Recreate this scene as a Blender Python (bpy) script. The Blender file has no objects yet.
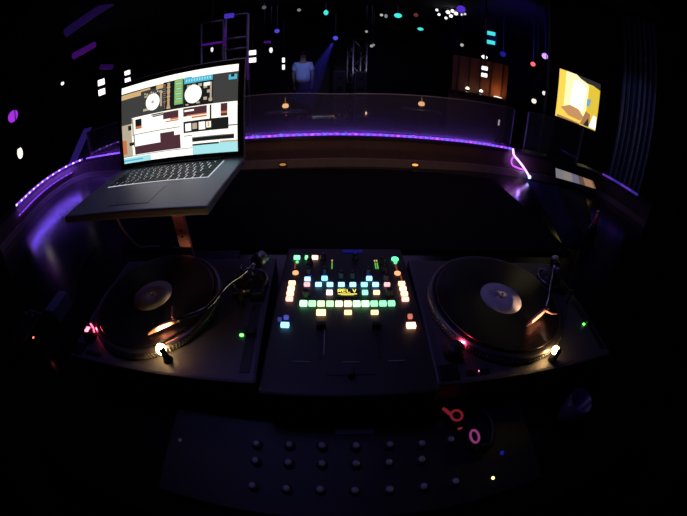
import bpy, bmesh, math, random
from mathutils import Vector, Matrix
random.seed(7)
PI = math.pi
scene = bpy.context.scene
COL = scene.collection
# ------------------------------------------------------------------ camera solved from the photograph (fisheye lens)
CZ = 1.483                                  # lens height above the floor
PITCH, YAW, ROLL, FPX = 0.60066, -0.03052, -0.02212, 301.805
HD = 0.408                                  # lens height above the turntable tops
TZ = CZ - 0.52                              # counter top height
MATZ = TZ + 0.012

def ray(u, v):
    a = u - 343.5; b = 258 - v
    c, s = math.cos(ROLL), math.sin(ROLL)
    a, b = c*a + s*b, -s*a + c*b
    r = math.hypot(a, b) + 1e-9
    th = 2*math.asin(r/2/FPX)
    x, up, fw = math.sin(th)*a/r, math.sin(th)*b/r, math.cos(th)
    c, s = math.cos(PITCH), math.sin(PITCH)
    y = c*fw + s*up; z = -s*fw + c*up
    c, s = math.cos(YAW), math.sin(YAW)
    return Vector((c*x - s*y, s*x + c*y, z))
CAM = Vector((0, 0, CZ))
def on_z(u, v, z):
    d = ray(u, v); return CAM + d*((z - CZ)/d.z)
def at_d(u, v, dist):
    d = ray(u, v); return CAM + d*(dist/math.hypot(d.x, d.y))
def on_x(u, v, x):
    d = ray(u, v); return CAM + d*(x/d.x)
def on_y(u, v, y):
    d = ray(u, v); return CAM + d*(y/d.y)

# ------------------------------------------------------------------ materials
MATS = {}
def mat(name, col, rough=0.5, metal=0.0, emit=None, strength=0.0, noise=0.0, nscale=40, bump=0.0, spec=0.5, coat=0.0):
    if name in MATS: return MATS[name]
    m = bpy.data.materials.new(name); m.use_nodes = True
    nt = m.node_tree; b = nt.nodes['Principled BSDF']
    b.inputs['Base Color'].default_value = (*col, 1)
    b.inputs['Roughness'].default_value = rough
    b.inputs['Metallic'].default_value = metal
    b.inputs['Specular IOR Level'].default_value = spec
    b.inputs['Coat Weight'].default_value = coat
    if emit:
        b.inputs['Emission Color'].default_value = (*emit, 1)
        b.inputs['Emission Strength'].default_value = strength
    if noise or bump:
        tc = nt.nodes.new('ShaderNodeTexCoord'); n = nt.nodes.new('ShaderNodeTexNoise')
        n.inputs['Scale'].default_value = nscale; n.inputs['Detail'].default_value = 4
        nt.links.new(tc.outputs['Object'], n.inputs['Vector'])
        if noise:
            mx = nt.nodes.new('ShaderNodeMix'); mx.data_type = 'RGBA'
            mx.inputs[6].default_value = (*[c*(1-noise) for c in col], 1)
            mx.inputs[7].default_value = (*[min(1, c*(1+noise)) for c in col], 1)
            nt.links.new(n.outputs['Fac'], mx.inputs[0]); nt.links.new(mx.outputs[2], b.inputs['Base Color'])
        if bump:
            bp = nt.nodes.new('ShaderNodeBump'); bp.inputs['Strength'].default_value = bump
            bp.inputs['Distance'].default_value = 0.002
            nt.links.new(n.outputs['Fac'], bp.inputs['Height']); nt.links.new(bp.outputs['Normal'], b.inputs['Normal'])
    MATS[name] = m; return m
def glow(name, col, strength):
    """something that gives off light: an LED, a lamp lens, a screen patch"""
    if name in MATS: return MATS[name]
    m = bpy.data.materials.new(name); m.use_nodes = True
    b = m.node_tree.nodes['Principled BSDF']
    b.inputs['Base Color'].default_value = (*[c*0.2 for c in col], 1)
    b.inputs['Roughness'].default_value = 0.4
    b.inputs['Emission Color'].default_value = (*col, 1)
    b.inputs['Emission Strength'].default_value = strength
    MATS[name] = m; return m
def plexi(name, tint, refl, haze=None):
    m = bpy.data.materials.new(name); m.use_nodes = True
    nt = m.node_tree; nt.nodes.clear()
    out = nt.nodes.new('ShaderNodeOutputMaterial'); tr = nt.nodes.new('ShaderNodeBsdfTransparent')
    gl = nt.nodes.new('ShaderNodeBsdfGlossy'); mx = nt.nodes.new('ShaderNodeMixShader')
    tr.inputs['Color'].default_value = (*tint, 1); gl.inputs['Roughness'].default_value = 0.03
    fr = nt.nodes.new('ShaderNodeFresnel'); fr.inputs['IOR'].default_value = 1.49
    mul = nt.nodes.new('ShaderNodeMath'); mul.operation = 'MULTIPLY_ADD'
    mul.inputs[1].default_value = 1.0; mul.inputs[2].default_value = refl
    nt.links.new(fr.outputs[0], mul.inputs[0]); nt.links.new(mul.outputs[0], mx.inputs[0])
    first = tr
    if haze:
        df = nt.nodes.new('ShaderNodeBsdfTranslucent'); df.inputs['Color'].default_value = (0.8, 0.8, 0.85, 1)
        d2 = nt.nodes.new('ShaderNodeBsdfDiffuse'); d2.inputs['Color'].default_value = (0.8, 0.8, 0.85, 1)
        ad = nt.nodes.new('ShaderNodeMixShader'); ad.inputs[0].default_value = 0.5
        nt.links.new(df.outputs[0], ad.inputs[1]); nt.links.new(d2.outputs[0], ad.inputs[2])
        m2 = nt.nodes.new('ShaderNodeMixShader'); m2.inputs[0].default_value = haze
        nt.links.new(tr.outputs[0], m2.inputs[1]); nt.links.new(ad.outputs[0], m2.inputs[2]); first = m2
    nt.links.new(first.outputs[0], mx.inputs[1]); nt.links.new(gl.outputs[0], mx.inputs[2])
    nt.links.new(mx.outputs[0], out.inputs['Surface'])
    MATS[name] = m; return m

BLACK = mat('black plastic', (0.012, 0.012, 0.014), 0.45)
BLACKM = mat('black painted metal', (0.02, 0.02, 0.023), 0.35, 0.3)
RUBBER = mat('black rubber', (0.01, 0.01, 0.01), 0.9)
ALU = mat('brushed aluminium', (0.42, 0.43, 0.46), 0.38, 1.0, noise=0.06, nscale=200)
LAPALU = mat('laptop aluminium', (0.30, 0.32, 0.37), 0.5, 0.75, noise=0.03, nscale=300)
CHROME = mat('chrome', (0.75, 0.75, 0.78), 0.15, 1.0)
PLINTH = mat('dark gunmetal plinth', (0.11, 0.105, 0.125), 0.48, 0.35, noise=0.08, nscale=250)
PLATTER = mat('cast platter', (0.16, 0.15, 0.17), 0.35, 0.8)
COUNTER = mat('polished black counter', (0.006, 0.006, 0.007), 0.19, 0.0, noise=0.3, nscale=20, spec=0.5)
MATTE = mat('matte black cloth', (0.006, 0.006, 0.0062), 1.0, noise=0.3, nscale=300, bump=0.2, spec=0.1)
WOOD = mat('brown laminate', (0.13, 0.075, 0.062), 0.42, noise=0.25, nscale=18)
VINYL = mat('black vinyl', (0.012, 0.011, 0.014), 0.3)
DARKWALL = mat('dark club wall', (0.02, 0.018, 0.022), 0.85, noise=0.25, nscale=3)
DARKFLOOR = mat('dark club floor', (0.015, 0.014, 0.016), 0.5, noise=0.3, nscale=5)
DARKCEIL = mat('black ceiling', (0.018, 0.017, 0.022), 0.9, noise=0.3, nscale=4)
STEEL = mat('grey steel tube', (0.30, 0.30, 0.33), 0.4, 0.6)

# vinyl grooves
def grooves(m):
    nt = m.node_tree; b = nt.nodes['Principled BSDF']
    tc = nt.nodes.new('ShaderNodeTexCoord'); w = nt.nodes.new('ShaderNodeTexWave')
    w.wave_type = 'RINGS'; w.rings_direction = 'Z'; w.inputs['Scale'].default_value = 160
    bp = nt.nodes.new('ShaderNodeBump'); bp.inputs['Strength'].default_value = 0.25; bp.inputs['Distance'].default_value = 0.0006
    nt.links.new(tc.outputs['Object'], w.inputs['Vector']); nt.links.new(w.outputs['Fac'], bp.inputs['Height'])
    nt.links.new(bp.outputs['Normal'], b.inputs['Normal'])
grooves(VINYL)

# ------------------------------------------------------------------ mesh builder
class MB:
    def __init__(self, mats):
        self.bm = bmesh.new(); self.mats = mats if isinstance(mats, (list, tuple)) else [mats]
    def _set(self, geom, mi, smooth):
        for f in geom:
            f.material_index = mi; f.smooth = smooth
    def box(self, c, s, bev=0.0, mi=0, M=None, seg=2):
        r = bmesh.ops.create_cube(self.bm, size=1.0)
        vs = r['verts']; bmesh.ops.scale(self.bm, vec=Vector(s), verts=vs)
        bmesh.ops.translate(self.bm, vec=Vector(c), verts=vs)
        if M is not None: bmesh.ops.transform(self.bm, matrix=M, verts=vs)
        fs = list({f for v in vs for f in v.link_faces})
        self._set(fs, mi, False)
        if bev > 0:
            es = list({e for v in vs for e in v.link_edges})
            b = bmesh.ops.bevel(self.bm, geom=es, offset=bev, segments=seg, affect='EDGES', profile=0.6)
            self._set(b['faces'], mi, False)
        return self
    def cyl(self, p0, p1, r0, r1=None, n=24, mi=0, smooth=True, caps=True):
        p0, p1 = Vector(p0), Vector(p1); r1 = r0 if r1 is None else r1
        d = p1 - p0; q = d.to_track_quat('Z', 'Y').to_matrix()
        ra, rb = [], []
        for k in range(n):
            a = 2*PI*k/n; o = Vector((math.cos(a), math.sin(a), 0))
            ra.append(self.bm.verts.new(p0 + q @ (o*r0))); rb.append(self.bm.verts.new(p1 + q @ (o*r1)))
        for k in range(n):
            f = self.bm.faces.new((ra[k], ra[(k+1) % n], rb[(k+1) % n], rb[k])); f.material_index = mi; f.smooth = smooth
        if caps:
            f = self.bm.faces.new(list(reversed(ra))); f.material_index = mi
            f = self.bm.faces.new(rb); f.material_index = mi
        return self
    def lathe(self, prof, c=(0, 0, 0), n=64, mi=0, M=None):
        c = Vector(c); rings = []
        for r, z in prof:
            ring = []
            if r < 1e-6:
                v = self.bm.verts.new(c + Vector((0, 0, z))); ring = [v]
            else:
                for k in range(n):
                    a = 2*PI*k/n; ring.append(self.bm.verts.new(c + Vector((r*math.cos(a), r*math.sin(a), z))))
            rings.append(ring)
        for A, B in zip(rings, rings[1:]):
            for k in range(n):
                k2 = (k+1) % n
                if len(A) == 1 and len(B) == 1: continue
                if len(A) == 1: vs = (A[0], B[k2], B[k])
                elif len(B) == 1: vs = (A[k], A[k2], B[0])
                else: vs = (A[k], A[k2], B[k2], B[k])
                try:
                    f = self.bm.faces.new(vs); f.material_index = mi; f.smooth = True
                except ValueError: pass
        if M is not None:
            bmesh.ops.transform(self.bm, matrix=M, verts=[v for r in rings for v in r])
        return self
    def tube(self, pts, r, n=10, mi=0, closed=False):
        pts = [Vector(p) for p in pts]; N = len(pts); rings = []
        rr = r if isinstance(r, (list, tuple)) else [r]*N
        up = None
        for i, p in enumerate(pts):
            a = pts[i-1] if (i > 0 or closed) else p; b = pts[(i+1) % N] if (i < N-1 or closed) else p
            t = (b - a).normalized()
            if up is None: up = t.orthogonal().normalized()
            up = (up - t*up.dot(t))
            up = up.normalized() if up.length > 1e-6 else t.orthogonal().normalized()
            s = t.cross(up)
            rings.append([self.bm.verts.new(p + (up*math.cos(2*PI*k/n) + s*math.sin(2*PI*k/n))*rr[i]) for k in range(n)])
        for i in range(N if closed else N-1):
            A, B = rings[i], rings[(i+1) % N]
            for k in range(n):
                f = self.bm.faces.new((A[k], A[(k+1) % n], B[(k+1) % n], B[k])); f.smooth = True; f.material_index = mi
        if not closed:
            f = self.bm.faces.new(list(reversed(rings[0]))); f.material_index = mi
            f = self.bm.faces.new(rings[-1]); f.material_index = mi
        return self
    def sphere(self, c, r, mi=0, sc=(1, 1, 1), u=16, v=10):
        g = bmesh.ops.create_uvsphere(self.bm, u_segments=u, v_segments=v, radius=r)
        bmesh.ops.scale(self.bm, vec=Vector(sc), verts=g['verts']); bmesh.ops.translate(self.bm, vec=Vector(c), verts=g['verts'])
        self._set({f for x in g['verts'] for f in x.link_faces}, mi, True)
        return self
    def face(self, pts, mi=0):
        f = self.bm.faces.new([self.bm.verts.new(Vector(p)) for p in pts]); f.material_index = mi; return self
    def prism(self, poly, z0, z1, mi=0):
        a = [self.bm.verts.new((x, y, z0)) for x, y in poly]; b = [self.bm.verts.new((x, y, z1)) for x, y in poly]
        n = len(poly)
        fs = [self.bm.faces.new(list(reversed(a))), self.bm.faces.new(b)]
        for k in range(n): fs.append(self.bm.faces.new((a[k], a[(k+1) % n], b[(k+1) % n], b[k])))
        self._set(fs, mi, False); return self
    def ribbon(self, inner, outer, z0, z1, mi=0):
        """closed wall between two polylines; z1 may be a list (top height per point)"""
        n = len(inner); Z1 = z1 if isinstance(z1, (list, tuple)) else [z1]*n
        V = lambda p, z: self.bm.verts.new((p[0], p[1], z))
        a = [V(p, z0) for p in inner]; b = [V(p, z) for p, z in zip(inner, Z1)]
        c = [V(p, z0) for p in outer]; d = [V(p, z) for p, z in zip(outer, Z1)]
        fs = []
        for k in range(n-1):
            fs += [self.bm.faces.new((a[k], a[k+1], b[k+1], b[k])), self.bm.faces.new((c[k+1], c[k], d[k], d[k+1])),
                   self.bm.faces.new((b[k], b[k+1], d[k+1], d[k])), self.bm.faces.new((a[k+1], a[k], c[k], c[k+1]))]
        fs += [self.bm.faces.new((a[0], b[0], d[0], c[0])), self.bm.faces.new((a[-1], c[-1], d[-1], b[-1]))]
        self._set(fs, mi, False); return self
    def build(self, name, parent=None, loc=None):
        bmesh.ops.recalc_face_normals(self.bm, faces=self.bm.faces)
        me = bpy.data.meshes.new(name); self.bm.to_mesh(me); self.bm.free()
        for m in self.mats: me.materials.append(m)
        o = bpy.data.objects.new(name, me); COL.objects.link(o)
        if parent is not None: o.parent = parent
        if loc is not None: o.location = loc
        return o

def tag(o, label, cat, group=None, kind=None):
    o['label'] = label; o['category'] = cat
    if group: o['group'] = group
    if kind: o['kind'] = kind
    return o
def thing(name, label, cat, loc=(0, 0, 0), rz=0, group=None):
    o = bpy.data.objects.new(name, None); COL.objects.link(o); o.empty_display_size = 0.05
    o.location = loc; o.rotation_euler = (0, 0, rz)
    return tag(o, label, cat, group)
def struct(o): o['kind'] = 'structure'; return o
def copy_tree(o, parent=None):
    c = o.copy(); COL.objects.link(c)
    if parent is not None: c.parent = parent
    for ch in list(o.children): copy_tree(ch, c)
    return c
def lamp(kind, name, loc, energy, col, parent=None, size=0.02, aim=None, angle=1.0, blend=0.5):
    l = bpy.data.lights.new(name, kind); l.energy = energy; l.color = col
    if kind == 'AREA': l.size = size
    else: l.shadow_soft_size = size
    if kind == 'SPOT': l.spot_size = angle; l.spot_blend = blend
    o = bpy.data.objects.new(name, l); COL.objects.link(o); o.location = loc
    if aim is not None: o.rotation_euler = (Vector(aim) - Vector(loc)).to_track_quat('-Z', 'Y').to_euler()
    if parent is not None: o.parent = parent
    return o

# ------------------------------------------------------------------ camera
cd = bpy.data.cameras.new('camera'); cam = bpy.data.objects.new('camera', cd); COL.objects.link(cam)
cd.type = 'PANO'; cd.sensor_width = 36.0; cd.sensor_fit = 'HORIZONTAL'
cd.panorama_type = 'FISHEYE_EQUISOLID' if hasattr(cd, 'panorama_type') else None
cyc = cd if hasattr(cd, 'fisheye_lens') else cd.cycles
cyc.panorama_type = 'FISHEYE_EQUISOLID'
cyc.fisheye_lens = FPX*36/687
cyc.fisheye_fov = 4*math.asin(400/2/FPX)
cd.clip_start = 0.005
def basis(a, b):                             # image direction (a right, b up) to world
    c, s = math.cos(PITCH), math.sin(PITCH)
    v = Vector((a, s*b, c*b)); c, s = math.cos(YAW), math.sin(YAW)
    return Vector((c*v.x - s*v.y, s*v.x + c*v.y, v.z))
cr, sr = math.cos(ROLL), math.sin(ROLL)
X = basis(cr, -sr); Y = basis(sr, cr); Z = X.cross(Y)
mw = Matrix((X, Y, Z)).transposed().to_4x4(); mw.translation = CAM
cam.matrix_world = mw
scene.camera = cam

# ------------------------------------------------------------------ room shell
XL, XR, YB, YF, CH = -6.5, 6.2, 9.0, -2.0, 3.35
struct(MB(DARKFLOOR).box(((XL+XR)/2, (YB+YF)/2, -0.05), (XR-XL+.4, YB-YF+.4, 0.1)).build('floor'))
struct(MB(DARKCEIL).box(((XL+XR)/2, (YB+YF)/2, CH+.05), (XR-XL+.4, YB-YF+.4, 0.1)).build('ceiling'))
struct(MB(DARKWALL).box(((XL+XR)/2, YB+.1, CH/2), (XR-XL, 0.2, CH)).build('wall_back'))
struct(MB(DARKWALL).box(((XL+XR)/2, YF-.1, CH/2), (XR-XL, 0.2, CH)).build('wall_front'))
struct(MB(DARKWALL).box((XL-.1, (YB+YF)/2, CH/2), (0.2, YB-YF, CH)).build('wall_left'))
struct(MB(DARKWALL).box((XR+.1, (YB+YF)/2, CH/2), (0.2, YB-YF, CH)).build('wall_right'))

# ------------------------------------------------------------------ booth: curved counter wall, worktop, plexiglass, LED tape
RUN = [(-2.30, 0.80), (-2.40, 1.144), (-2.56, 1.45), (-2.655, 1.70), (-2.66, 1.92), (-2.58, 2.07), (-2.36, 2.10), (-1.73, 1.91), (-0.99, 1.73),
       (-0.51, 1.69), (-0.2, 1.685), (0.03, 1.70), (0.362, 1.714), (0.616, 1.736), (0.918, 1.775), (1.184, 1.783), (1.434, 1.785), (1.65, 1.79), (1.95, 1.81),
       (2.09, 1.78), (2.19, 1.66), (2.25, 1.516), (2.35, 1.2)]
def smooth(pts, sub=4):
    out = []
    P = [Vector(p) for p in pts]; n = len(P)
    for i in range(n-1):
        a, b, c, d = P[max(i-1, 0)], P[i], P[i+1], P[min(i+2, n-1)]
        for k in range(sub):
            t = k/sub
            out.append(0.5*((2*b) + (c-a)*t + (2*a-5*b+4*c-d)*t*t + (3*b-a-3*c+d)*t**3))
    out.append(P[-1]); return out
def offset(pts, d):
    out = []
    for i, p in enumerate(pts):
        t = (pts[min(i+1, len(pts)-1)] - pts[max(i-1, 0)]).normalized(); out.append(p + Vector((-t.y, t.x))*d)
    return out
R2 = smooth(RUN)
RAILZ = CZ - 0.335
booth = thing('booth_counter', 'curved brown booth wall with dark rail wrapping around the turntable worktop', 'booth')
MB(WOOD).ribbon([(*p,) for p in offset(R2, 0.012)], [(*p,) for p in offset(R2, 0.06)], 0.0, RAILZ-0.02).build('wall_panel', booth)
MB(mat('dark rail', (0.05, 0.04, 0.05), 0.25)).ribbon([(*p,) for p in offset(R2, 0.006)], [(*p,) for p in offset(R2, 0.16)], RAILZ-0.02, RAILZ).build('top_rail', booth)
MB(mat('dull bronze strip', (0.42, 0.32, 0.27), 0.35, 0.35, noise=0.2, nscale=25)).ribbon([(*p,) for p in offset(R2, 0.0)], [(*p,) for p in offset(R2, 0.0125)], TZ+0.0005, TZ+0.05).build('kick_strip', booth)
# worktop
poly = [(-1.35, -0.02), (1.35, -0.02)] + [(p.x, p.y) for p in reversed(offset(R2, -0.002))]
work = thing('dj_worktop', 'glossy black worktop carrying the decks, mixer and laptop', 'counter')
MB(COUNTER).prism(poly, TZ-0.04, TZ).build('top_slab', work)
base_in = [(-1.25, 0.06), (1.25, 0.06), (1.25, 0.10), (-1.25, 0.10)]
MB(BLACK).prism(base_in, 0.0, TZ-0.04).build('front_panel', work)
mb = MB(MATTE)
mb.box((0.06, 1.21, TZ+0.006), (1.80, 0.84, 0.012), 0.004)
tag(mb.build('cloth_mat'), 'flat matte black mat on the worktop behind the decks, below the glowing strip', 'mat')

NAVY = mat('added navy cloth', (.016, .016, .05), .9, noise=.3, nscale=20, spec=.1)  # added cloth that keeps the video screen's reflection off the worktop
mb = MB(NAVY); NX, NY = 26, 24; top, bot = [], []
for j in range(NY+1):
    for i in range(NX+1):
        y = .85+.85*j/NY; x = 1.31+(.24+.42*j/NY)*i/NX+(y-1.70)*.395
        e_ = min(i, NX-i, j, NY-j)/3
        h_ = min(1, e_)*(.012+.010*math.sin(9*x+5*y)+.006*math.sin(17*x-13*y)+.03*math.exp(-((x-y*.6-.55)/.05)**2))
        top.append(mb.bm.verts.new((x, y, TZ+.004+max(0, h_)))); bot.append(mb.bm.verts.new((x, y, TZ+.0005)))
W1 = NX+1
for j in range(NY):
    for i in range(NX):
        k = j*W1+i
        f = mb.bm.faces.new((top[k], top[k+1], top[k+W1+1], top[k+W1])); f.smooth = True
        mb.bm.faces.new((bot[k], bot[k+W1], bot[k+W1+1], bot[k+1]))
rim = [i for i in range(NX)] + [j*W1+NX for j in range(NY)] + [NY*W1+i for i in range(NX, 0, -1)] + [j*W1 for j in range(NY, 0, -1)]
for a, b in zip(rim, rim[1:]+rim[:1]): mb.bm.faces.new((top[a], bot[a], bot[b], top[b]))
tag(mb.build('cover_cloth'), 'rumpled dark navy cloth added to cover the screen reflection on the worktop right of the mat', 'cloth')

# plexiglass
def sub(i0, i1): return R2[i0:i1]
def idx(x):  # sample index on the front run nearest to x
    return min((i for i in range(len(R2)) if R2[i].y > 1.6), key=lambda i: abs(R2[i].x-x))
PX = plexi('clear plexiglass', (0.86, 0.85, 0.9), 0.02, 0.07)
def top_at(x):  # the sheets are cut to a slightly wavy top
    return CZ + (-0.075 if x < -0.4 else -0.092 + 0.05*max(0, x)**1.0*0.9 + 0.017*min(1, max(0, -x/0.4)))
def sheet(i0, i1, label):
    s = R2[i0:i1]
    a = offset(s, 0.05); b = offset(s, 0.058)
    t = thing('plexiglass_screen', label, 'screen', group='clear screens on the booth rail')
    tops = [top_at(p.x) for p in s]
    MB(PX).ribbon([(*p,) for p in a], [(*p,) for p in b], RAILZ+0.001, tops).build('clear_sheet', t)
    MB(mat('plexi edge', (0.5, 0.5, 0.6), 0.3)).ribbon([(*p,) for p in offset(s, 0.0495)], [(*p,) for p in offset(s, 0.0585)], 0, 1).bm.free()
    e = MB(MATS['plexi edge'])
    e.tube([(p.x, p.y, z+0.0015) for p, z in zip(offset(s, 0.054), tops)], 0.003, 6); e.build('polished_edge', t)
    for q in (0, -1):
        p = offset(s, 0.054)[q]
        MB(MATS['plexi edge']).box((p.x, p.y, (RAILZ+tops[q])/2), (0.006, 0.012, tops[q]-RAILZ-0.004)).build('upright_edge', t)
    return t
iA, iB = idx(-2.3), idx(1.19)
sheet(iA, iB+1, 'long clear plexiglass screen above the purple strip in front of the mixer')
sheet(iB+2, idx(2.0), 'short dark plexiglass screen on the booth rail right of the dangling strip')

# LED tape
PINK = glow('pink led', (0.62, 0.12, 0.95), 1.5); BLUE = glow('blue led', (0.10, 0.13, 1.0), 2.0)
TAPE = glow('violet lit tape', (0.26, 0.05, 1.0), 0.9); WHITEP = glow('white violet led', (0.72, 0.45, 1.0), 3.0)
LAV = glow('violet led', (0.32, 0.08, 1.0), 1.6)
def led_strip(pts, label, z, step, cols, taper=1.0, hgt=0.015, tm=None):
    t = thing('led_strip', label, 'light strip', group='purple light strips on the booth')
    o = offset(pts, -0.002)
    MB(tm or TAPE).ribbon([(p.x, p.y) for p in o], [(p.x, p.y) for p in offset(pts, 0.0055)], z-hgt/2, z+hgt/2).build('tape', t)
    acc = 0; k = 0; chip = {}
    for a, b in zip(o, o[1:]):
        L = (b-a).length
        while acc < L:
            p = a + (b-a)*(acc/L); c = cols[k % len(cols)]
            ang = math.atan2((b-a).y, (b-a).x)
            if c not in chip:
                m = MB(MATS[c]).box((0, -0.002, 0), (step*0.55, 0.004, hgt*0.8), 0.001, seg=1); ob = m.build('led_chip', t); chip[c] = ob
            else:
                ob = chip[c].copy(); COL.objects.link(ob); ob.parent = t
            ob.location = (p.x, p.y, z); ob.rotation_euler = (0, 0, ang); k += 1; acc += step
        acc -= L
    return t
SZ = CZ - 0.322
iC = idx(-2.36)
led_strip(R2[iC:iB+1], 'long purple strip with pink and blue lamps along the rail behind laptop and mixer', SZ, 0.035, ['blue led', 'violet led', 'pink led', 'violet led', 'blue led', 'violet led', 'violet led'], hgt=0.013)
led_strip(R2[4:iC], 'whitish violet strip rising along the left wing of the booth', SZ, 0.046, ['white violet led', 'violet led'], hgt=0.018)
led_strip(offset(R2[4:iC-4], -0.001), 'dim violet second strip just under the white violet strip at far left', SZ-0.085, 0.06, ['violet led'], hgt=0.008, tm=glow('dim violet tape', (0.25, 0.05, 0.9), 0.5))
iR = idx(2.09)
led_strip(R2[iR+4:iR+11], 'short blue violet strip at the far right end of the rail', SZ+0.0, 0.2, ['dim violet tape'], hgt=0.02, tm=glow('dim blue tape', (0.12, 0.08, 0.9), 0.28))
# dangling end of the strip
t = thing('loose_light_strip', 'tangled bright pink end of the strip dangling at the right end of the front run', 'light strip')
def wallp(u, v, d=0.0): return on_y(u, v, 1.765 - d)
loop = [wallp(513, 149), wallp(514, 155), wallp(518, 160, .01), wallp(522, 165, .02), wallp(526, 171, .03), wallp(529.5, 177, .035)]
def dense(pts, s=5):
    P = [Vector(p) for p in pts]; out = []; n = len(P)
    for i in range(n-1):
        a, b, c, d = P[max(i-1, 0)], P[i], P[i+1], P[min(i+2, n-1)]
        for k in range(s):
            q = k/s; out.append(0.5*((2*b) + (c-a)*q + (2*a-5*b+4*c-d)*q*q + (3*b-a-3*c+d)*q**3))
    out.append(P[-1]); return out
HOT = glow('hot pink violet tape', (0.70, 0.32, 1.0), 3.4)
MB(HOT).tube(dense(loop), 0.0075, 8).build('hanging_tail', t)
MB(glow('magenta tape', (0.6, 0.1, 0.9), 1.4)).tube(dense([wallp(514, 156, .002), wallp(511.5, 160, .005), wallp(512.5, 165, .01), wallp(518, 168, .02), wallp(524, 170, .03)]), 0.006, 8).build('looped_tail', t)
MB(glow('cold blue led end', (0.25, 0.35, 1.0), 6.0)).sphere(loop[-1], 0.013, sc=(1, 0.7, 1)).build('end_lamp', t)
lamp('POINT', 'tail_glow', loop[3]+Vector((0, -.03, 0)), .22, (.25, .12, 1), None, .01)

# edge lit acrylic upright at left corner
def upr(pt, dz, w): return None
t = thing('acrylic_upright', 'slanted violet edge lit acrylic panel standing on the left corner of the booth rail', 'panel')
ACR = glow('violet edge lit acrylic', (0.16, 0.08, 0.9), 0.09)
a0 = on_z(68, 160, RAILZ+0.001); a1 = on_z(77, 159, RAILZ+0.001)
ca = Vector((-2.50, 2.17, RAILZ+.001))
b0 = at_d(84, 129, 3.42); b1 = at_d(92, 127, 3.42)
def slab(q0, q1, q2, q3, th, m, name, par):
    mb = MB(m); n = (q1-q0).cross(q3-q0).normalized()*th
    A = [mb.bm.verts.new(p) for p in (q0, q1, q2, q3)]; B = [mb.bm.verts.new(p+n) for p in (q0, q1, q2, q3)]
    mb.bm.faces.new(A); mb.bm.faces.new(list(reversed(B)))
    for k in range(4): mb.bm.faces.new((A[k], B[k], B[(k+1) % 4], A[(k+1) % 4]))
    return mb.build(name, par)
a0 = at_d(67, 160, 3.42); a1 = at_d(76, 158, 3.42)
a0.z = a1.z = RAILZ+0.001
slab(a0, a1, b1, b0, 0.012, ACR, 'lit_edge', t)
c0 = at_d(79, 158, 3.40); c0.z = RAILZ+.001
d0 = at_d(119, 151, 3.30); d0.z = RAILZ+.001
slab(c0, d0, at_d(119, 131, 3.30), at_d(94, 128, 3.40), 0.008, plexi('violet tinted acrylic', (0.5, 0.45, 0.9), 0.05, 0.2), 'tinted_sheet', t)

# video screen's reflection, put in as a glowing panel on the right wing
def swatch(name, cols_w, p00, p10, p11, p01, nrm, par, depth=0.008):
    """reflection painted as a flat panel: a row of patches (colour, strength) laid side by side between the four corners"""
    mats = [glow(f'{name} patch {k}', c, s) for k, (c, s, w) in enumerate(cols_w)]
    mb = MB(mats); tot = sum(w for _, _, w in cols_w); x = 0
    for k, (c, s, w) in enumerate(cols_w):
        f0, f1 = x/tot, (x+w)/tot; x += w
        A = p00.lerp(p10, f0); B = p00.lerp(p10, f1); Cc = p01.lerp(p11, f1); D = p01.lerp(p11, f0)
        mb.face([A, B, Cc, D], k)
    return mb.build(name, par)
t = thing('screen_reflection', 'narrow panel glowing white to orange for the video screen reflection low on the booth wall at right', 'display')
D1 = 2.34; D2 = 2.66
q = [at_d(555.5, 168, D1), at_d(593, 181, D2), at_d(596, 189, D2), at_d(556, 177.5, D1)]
swatch('glow_face', [((0.55, 0.55, 0.62), .35, 1), ((0.5, 0.42, 0.4), .5, 1.2), ((0.42, 0.40, 0.6), .35, 1), ((0.22, 0.14, 0.12), .5, .8), ((0.75, 0.40, 0.22), .45, 1.4), ((0.4, 0.2, 0.12), .4, .3)], q[3], q[2], q[1], q[0], None, t)
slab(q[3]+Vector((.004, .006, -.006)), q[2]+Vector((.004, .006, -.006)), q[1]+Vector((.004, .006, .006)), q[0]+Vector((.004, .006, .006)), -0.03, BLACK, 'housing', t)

# amber reflections low on the wall, put in as small glowing bodies
for k, (u, s, lab) in enumerate([(415, 1.0, 'small amber glow added as a reflection on the bronze strip, brighter one right of the mixer centre'), (283, 0.35, 'small dim amber glow added as a reflection on the bronze strip close beside the laptop')]):
    p = on_z(u, 161.5, TZ+0.025); yy = min(R2, key=lambda q: abs(q.x-p.x) if q.y > 1.6 else 9).y
    t = thing('amber_reflection', lab, 'lamp', (p.x*yy/p.y, yy-0.012, TZ+0.025))
    MB(BLACKM).box((0, 0.006, 0), (0.05, 0.01, 0.022), 0.002).build('glow_backing', t)
    MB(glow(f'amber glint {k}', (1.0, 0.42, 0.10), 1.3*s)).sphere((0, 0.0, 0), 0.011, sc=(1.8, .5, .7)).build('lens', t)  # glowing body standing in for the amber reflection

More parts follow.
